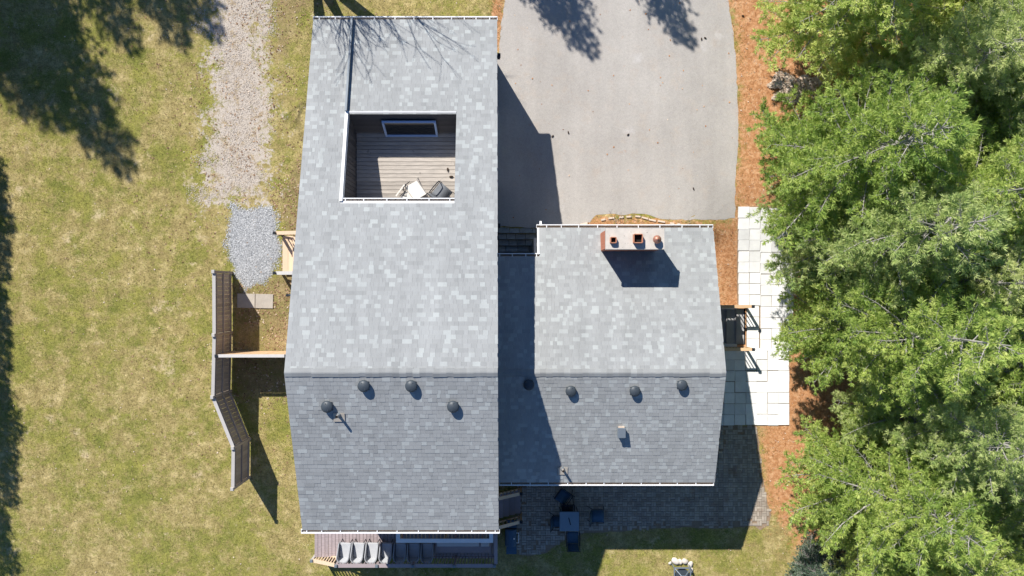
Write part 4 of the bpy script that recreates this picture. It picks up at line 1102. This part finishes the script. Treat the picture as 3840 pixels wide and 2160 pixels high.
def flakes(name, x, y, rng, sz, mat, tone, z0, label, curl=.5):
    n = len(x); az = rng.uniform(0, 2*np.pi, n); s_ = rng.uniform(sz[0], sz[1], n); z = H(x, y)+z0
    dx, dy = np.cos(az), np.sin(az); k = rng.uniform(.45, .8, n)*s_
    tl = [rng.uniform(0, curl, n)*s_ for _ in range(4)]
    pts = [(x+dx*s_, y+dy*s_, tl[0]), (x-dy*k, y+dx*k, tl[1]), (x-dx*s_, y-dy*s_, tl[2]), (x+dy*k, y-dx*k, tl[3])]
    V = np.stack([np.stack([a, b, z+c], 1) for a, b, c in pts], 1).reshape(-1, 3); b0 = np.arange(n)[:, None]*4
    T = np.concatenate([b0+np.array([[0, 1, 2]]), b0+np.array([[0, 2, 3]])], 1).reshape(-1, 3)
    o = bpy.data.objects.new(name, tri_mesh(name, V, T, mat, np.repeat(tone, 2))); link(o); return tag(o, label, kind='stuff')
def d_leaf(x, y):
    w1 = zone(x, y, Z_LEAF1, .6); w2 = zone(x, y, Z_LEAF2, 1.2)
    return np.clip(w1*.85*sm(.3, .65, vnoise(x, y, 1.5, 3))+w2*.45*sm(.3, .7, vnoise(x, y, 1.3, 4))+.45*zone(x, y, Z_GRAVEL, 1.6)*sm(.45, .7, vnoise(x, y, 1.6, 6))+.025, 0, 1)*off_hard(x, y)*(1-.9*zone(x, y, Z_CHIPS, .2))
x, y = scatter(30000, -16, -5, -8.5, 13, d_leaf, rg)
flakes('dead_leaves', x, y, rg, (.022, .052), 'leaf', np.clip(rg.normal(.48, .25, len(x)), 0, 1), .012, 'brown dead leaves scattered along the left side of the house', .3)
x, y = scatter(8500, -22, 16, -12.6, 12.6, lambda x, y: (.22+.6*zone(x, y, Z_LIT[0], 1.))*off_hard(x, y), rg)
flakes('leaf_flecks', x, y, rg, (.015, .04), 'leaf', np.clip(rg.normal(.75, .25, len(x)), 0, 1), .015, 'sparse pale leaf flecks on lawn and needle litter')
x, y = scatter(56000, -12.3, -9, -.5, 3.9, lambda x, y: sm(.35, .75, zone(x, y, Z_CHIPS, .5)+.5*(vnoise(x, y, 3.5, 2)-.5)+.25*(rg.random(x.shape)-.5)), rg)
flakes('grey_gravel', x, y, rg, (.012, .03), 'chip', np.clip(rg.normal(.55, .25, len(x)), 0, 1), .008, 'fresh blue grey gravel patch by the side steps', .8)
x, y = scatter(60000, -14, -9, 2.5, 13, lambda x, y: sm(.4, .9, .88*zone(x, y, Z_GRAVEL, 1.3)-.16*zone(x, y, Z_GFADE, .8)+1.5*(vnoise(x, y, 1.3, 9)-.5))*.6, rg)
flakes('tan_gravel', x, y, rg, (.01, .025), 'chip_tan', np.clip(rg.normal(.55, .25, len(x)), 0, 1), .008, 'worn tan gravel of the old track', .7)
# loose leaves on the driveway edge and in the stair well, and a pale leaf heap under the pines
x, y = scatter(60, 0, 9, 2.8, 12, lambda x, y: np.ones_like(x), rg)
flakes('driveway_leaves', x, y, rg, (.02, .045), 'needle_litter', np.clip(rg.normal(.6, .3, len(x)), 0, 1), .012, 'few fallen leaves on the driveway')
n = 3600; a = rg.uniform(0, 2*np.pi, n); r_ = np.sqrt(rg.random(n)); hx, hy = P(2985, 322, .9).x, P(2985, 322, .9).y
rw = r_*(1+.35*np.sin(3*a+1)+.2*np.sin(7*a)); x = hx+rw*np.cos(a)*1.05; y = hy+rw*np.sin(a)*.5+rw*np.cos(a)*.12
lp = flakes('leaf_heap', x, y, rg, (.03, .075), 'leaf', np.clip(rg.normal(1.0, .2, n), 0, 1), .02+.11*(1-r_**2)*rg.uniform(.3, 1, n), 'heap of pale dry leaves under the pines by the driveway', .9)

# ------------------------------------------------------------------ trees
def pine_geo(seed, Ht, Rd, base=.14, nw=21, nb=6, kn=18, nl=(.12, .195), nwid=.022, dens=1.0, flat=.0):
    rr = random.Random(seed); rng = np.random.default_rng(seed)
    segs = []; tp = []; ta = []
    lean = Vector((rr.uniform(-.03, .03), rr.uniform(-.03, .03), 1))
    n = 8
    for i in range(n): segs.append((lean*(Ht*i/n), lean*(Ht*(i+1)/n), .15*(1-i/n)*Ht/11+.015, .15*(1-(i+1)/n)*Ht/11+.015))
    for i in range(nw):
        f = (i+rr.uniform(-.3, .3))/nw; f = min(max(f, 0), .985); z = Ht*(base+(1-base)*f)
        Lw = Rd*((1-f)**.8*(.6+.4*min(1, f/.2))+.07); a0 = rr.uniform(0, 6.28)
        cnt_ = nb if f < .8 else max(4, nb-2)
        for b in range(cnt_):
            az = a0+6.283*b/cnt_+rr.uniform(-.3, .3); Lb = Lw*rr.choice([rr.uniform(.45, .9), rr.uniform(.8, 1.15), rr.uniform(1.0, 1.32)]); sl = -.02+.55*f*f+rr.uniform(-.1, .15)
            d0 = Vector((math.cos(az), math.sin(az), 0)); o0 = lean*z; cur = rr.uniform(.02, .2); bend = rr.uniform(-.25, .25)
            sd = Vector((-d0.y, d0.x, 0))
            def at_(t): return o0+d0*(Lb*t)+sd*(bend*Lb*t*t)+Vector((0, 0, Lb*(sl*t+cur*t*t)))
            pts = [at_(t) for t in (0, .35, .7, 1)]; r0 = .012+.013*Lb
            for k_ in range(3): segs.append((pts[k_], pts[k_+1], r0*(1-.3*k_), r0*(1-.3*(k_+1))))
            nt_ = int((4+Lb*6.5)*dens)
            for k_ in range(nt_):
                t = .22+.78*((k_+rr.random())/nt_); q = at_(t); s_ = 1 if k_ % 2 else -1
                tl = (.14+.3*Lb*(1-t)+.1*Lb)*rr.uniform(.6, 1.15); an = s_*rr.uniform(.5, 1.1)
                dr = d0*math.cos(an)+sd*math.sin(an)+Vector((0, 0, rr.uniform(-.05, .35))); dr.normalize()
                e = q+dr*tl; segs.append((q, e, .007, .004))
                m_ = max(2, int(tl/.108))
                for g in range(m_):
                    tp.append(q+dr*(tl*(g+1)/m_)+Vector((rr.uniform(-.03, .03), rr.uniform(-.03, .03), rr.uniform(-.02, .03)))); ta.append(dr+Vector((0, 0, .35))+Vector((rr.uniform(-.3, .3), rr.uniform(-.3, .3), 0)))
            tp.append(at_(1)); ta.append(d0+Vector((0, 0, .4)))
    tp = np.array([tuple(v) for v in tp]); ta = np.array([tuple(v) for v in ta]); ta /= np.linalg.norm(ta, axis=1, keepdims=True)
    nT = len(tp); d = ta[:, None, :]*.75+rng.normal(0, .5, (nT, kn, 3)); d /= np.linalg.norm(d, axis=2, keepdims=True)
    ln = rng.uniform(nl[0], nl[1], (nT, kn, 1)); pr = np.cross(d, np.array([0, 0, 1.])+rng.normal(0, .45, (nT, kn, 3))); pr /= np.linalg.norm(pr, axis=2, keepdims=True)+1e-9
    p = tp[:, None, :]; tip = p+d*ln; mid = p+d*ln*.55
    V = np.stack([np.broadcast_to(p, tip.shape), mid+pr*nwid/2, tip, mid-pr*nwid/2], 2).reshape(-1, 3)
    Q = np.arange(nT*kn*4).reshape(-1, 4)
    hue = .5+.5*np.sin(tp[:, 0]*1.7+seed)*np.cos(tp[:, 1]*1.5+tp[:, 2]*1.1)
    tone = np.clip(np.repeat(rng.normal(.36, .24, nT)+.3*hue, kn)+rng.normal(0, .08, nT*kn), 0, 1)
    WV, WQ = tubes(segs, 4)
    return V, Q, tone, WV, WQ
PT_ = {}
def variant(key, mat, **kw):
    V, Q, tone, WV, WQ = pine_geo(**kw); PT_[key] = (tri_mesh('needles', V, Q, mat, tone), tri_mesh('trunk', WV, WQ, 'bark_pale'))
    print(key, len(Q))
variant('a', 'pine', seed=21, Ht=11.5, Rd=3.1)
variant('b', 'pine_cool', seed=34, Ht=10.5, Rd=2.9)
variant('c', 'pine', seed=47, Ht=9.5, Rd=3.2)
variant('d', 'pine_cool', seed=58, Ht=12, Rd=3.0)
variant('s', 'spruce', seed=66, Ht=11, Rd=2.3, base=.04, nw=30, nb=7, kn=8, nl=(.1, .18), nwid=.05, dens=.8)
variant('low', 'spruce', seed=71, Ht=2.6, Rd=1.3, base=.04, nw=10, nb=7, kn=14, nl=(.05, .09), nwid=.02, dens=3)
def tree(name, key, x, y, rz, sc, label, group):
    t = thing(name, label, 'tree', (x, y, float(H(x, y))-.03), rz, group); t.scale = (sc, sc, sc)
    for nm, me in (('crown', PT_[key][0]), ('trunk', PT_[key][1])):
        o = bpy.data.objects.new(nm, me); link(o, t)
    return t
PG = 'white pines along the right side'
for a in [('a', 12.0, 10.2, .4, 1.0, 'white pine at the top of the picture overhanging the needle strip beside the driveway'),
          ('c', 11.6, 4.4, 2.1, 1.05, 'white pine reaching a long low branch toward the driveway corner'),
          ('b', 12.3, 1.7, 1.2, 1.05, 'white pine overhanging the upper end of the slab path'),
          ('a', 12.6, -1.4, 3.3, 1.0, 'white pine overhanging the slab path opposite the basement steps'),
          ('d', 14.6, -4.6, 4.4, .92, 'white pine set back behind the shaded gap of bare needles'),
          ('c', 13.3, -7.3, 5.2, 1.0, 'white pine leaning out over the far right of the brick patio'),
          ('b', 14.6, -11.2, .7, .95, 'white pine in the bottom right corner of the picture'),
          ('d', 15.6, 7.6, 2.7, .85, 'second row white pine behind the leaf heap'),
          ('b', 16.0, 3.6, 5.9, .9, 'second row white pine behind the driveway corner'),
          ('c', 16.2, .2, .2, 1.0, 'second row white pine right of the slab path'),
          ('a', 16.8, -2.6, 1.9, .85, 'second row white pine behind the basement steps'),
          ('b', 17.4, -7.2, 3.7, .9, 'second row white pine above the bottom right corner'),
          ('a', 16.3, 11.2, 5.0, .9, 'second row white pine in the top right corner'),
          ('b', 14.2, 7.0, 4.1, .9, 'white pine close behind the leaf heap'),
          ('a', 14.4, 3.0, 2.2, .92, 'white pine between the driveway corner and the slab path, half hidden'),
          ('d', 14.7, .2, .9, .85, 'white pine half hidden behind the ones over the slab path'),
          ('c', 15.0, -9.4, 2.6, .9, 'white pine between the patio and the bottom right corner, half hidden'),
          ('c', 17.0, 9.4, 1.4, .8, 'small white pine between the second row crowns near the top right'),
          ('a', 17.4, 5.6, 4.6, .85, 'white pine filling the gap right of the leaf heap near the edge'),
          ('c', 18.8, 7.6, 3.0, .75, 'small white pine at the right edge below the top corner'),
          ('d', 18.6, -10.6, 2.0, .75, 'small white pine in the shade at the right edge near the bottom corner')]:
    tree('white_pine', a[0], a[1], a[2], a[3], a[4], a[5], PG)
for i in range(4): tree('white_pine', 'dcba'[i], 20.5, 9-6*i, i*1.3, .8, 'white pine standing deep behind the front rows at the right edge', PG)
tree('juniper', 'low', P(3065, 2150, 1).x, P(3065, 2150, 1).y, 0, 1.0, 'low blue green juniper at the bottom edge below the pines', None)
tree('juniper', 'low', P(3235, 2225, 1).x, P(3235, 2225, 1).y, 1.6, 1.1, 'low blue green juniper half out of the bottom edge', None)
# trees outside the frame whose shadows reach the lawn, drive and roof
def shade(key, tx, ty, h_, label, g, sc=None, tz=0, base_h=11):
    sc = h_/base_h; tree('spruce_tree', key, tx-.601*(h_-tz), ty+1.008*(h_-tz), tx*1.7, sc, label, g)
SG = 'spruces beyond the top left edge'
for tx, ty, hh in ((-16.3, 4.6, 14), (-18.2, 6.8, 14.5), (-20.4, 7.2, 13), (-15.6, 9.6, 12), (-12.5, 10.2, 12), (-13.7, 10.4, 12.5), (-18.0, 10.0, 12), (-19.3, 8.4, 12.5), (-22.5, 6.8, 13)):
    shade('s', tx, ty, hh, 'tall spruce just above the top left edge, seen only by its shadow on the lawn', SG)
for tx, ty, hh in ((3.05, 9.9, 9.5), (1.4, 11.4, 9)): shade('s', tx, ty, hh, 'spruce above the top edge, seen only by its shadow tip on the driveway', 'spruces beyond the driveway', tz=.8)
shade('s', 7.0, 10.5, 9, 'spruce above the top edge casting the smaller shadow tip on the driveway', 'spruces beyond the driveway', tz=.8)
for i in range(19): shade('s', -20.95+R.uniform(-.3, .3), 4.3-i*.95, 7+R.uniform(-.5, .5), 'spruce of the row beyond the left edge, seen only by its shadow', 'row of spruces beyond the left edge')
# bare maple above the top edge
def bare_tree(x, y, seed, label):
    rr = random.Random(seed); segs = []
    def grow(a, d, L, r, dep):
        for _ in range(3):
            b = a+d*(L/3); segs.append((a, b, r, r*.93)); a = b; r *= .93
            d = (d+Vector((rr.uniform(-.13, .13), rr.uniform(-.13, .13), rr.uniform(-.04, .1)))).normalized()
        if dep == 0: return
        for _ in range(rr.choice([2, 3, 3])):
            nd = (d+Vector((rr.uniform(-.6, .6), rr.uniform(-.5, .6), rr.uniform(0, .45)))).normalized(); grow(a, nd, L*rr.uniform(.64, .86), r*rr.uniform(.6, .75), dep-1)
    for k_ in range(7):
        grow(Vector((rr.uniform(-.25, .25), rr.uniform(-.2, .2), 0)), Vector((-.6+.2*k_+rr.uniform(-.08, .08), rr.uniform(-.3, .3), 1.2)).normalized(), 2.8, .14, 5)
    V, Q = tubes(segs, 5); t = thing('bare_tree', label, 'tree', (x, y, 0))
    link(bpy.data.objects.new('trunk', tri_mesh('trunk', V, Q, 'bark')), t); return t
bare_tree(-8.2, 13.4, 12, 'leafless maple above the top edge, seen only by its branch shadows on the roof')
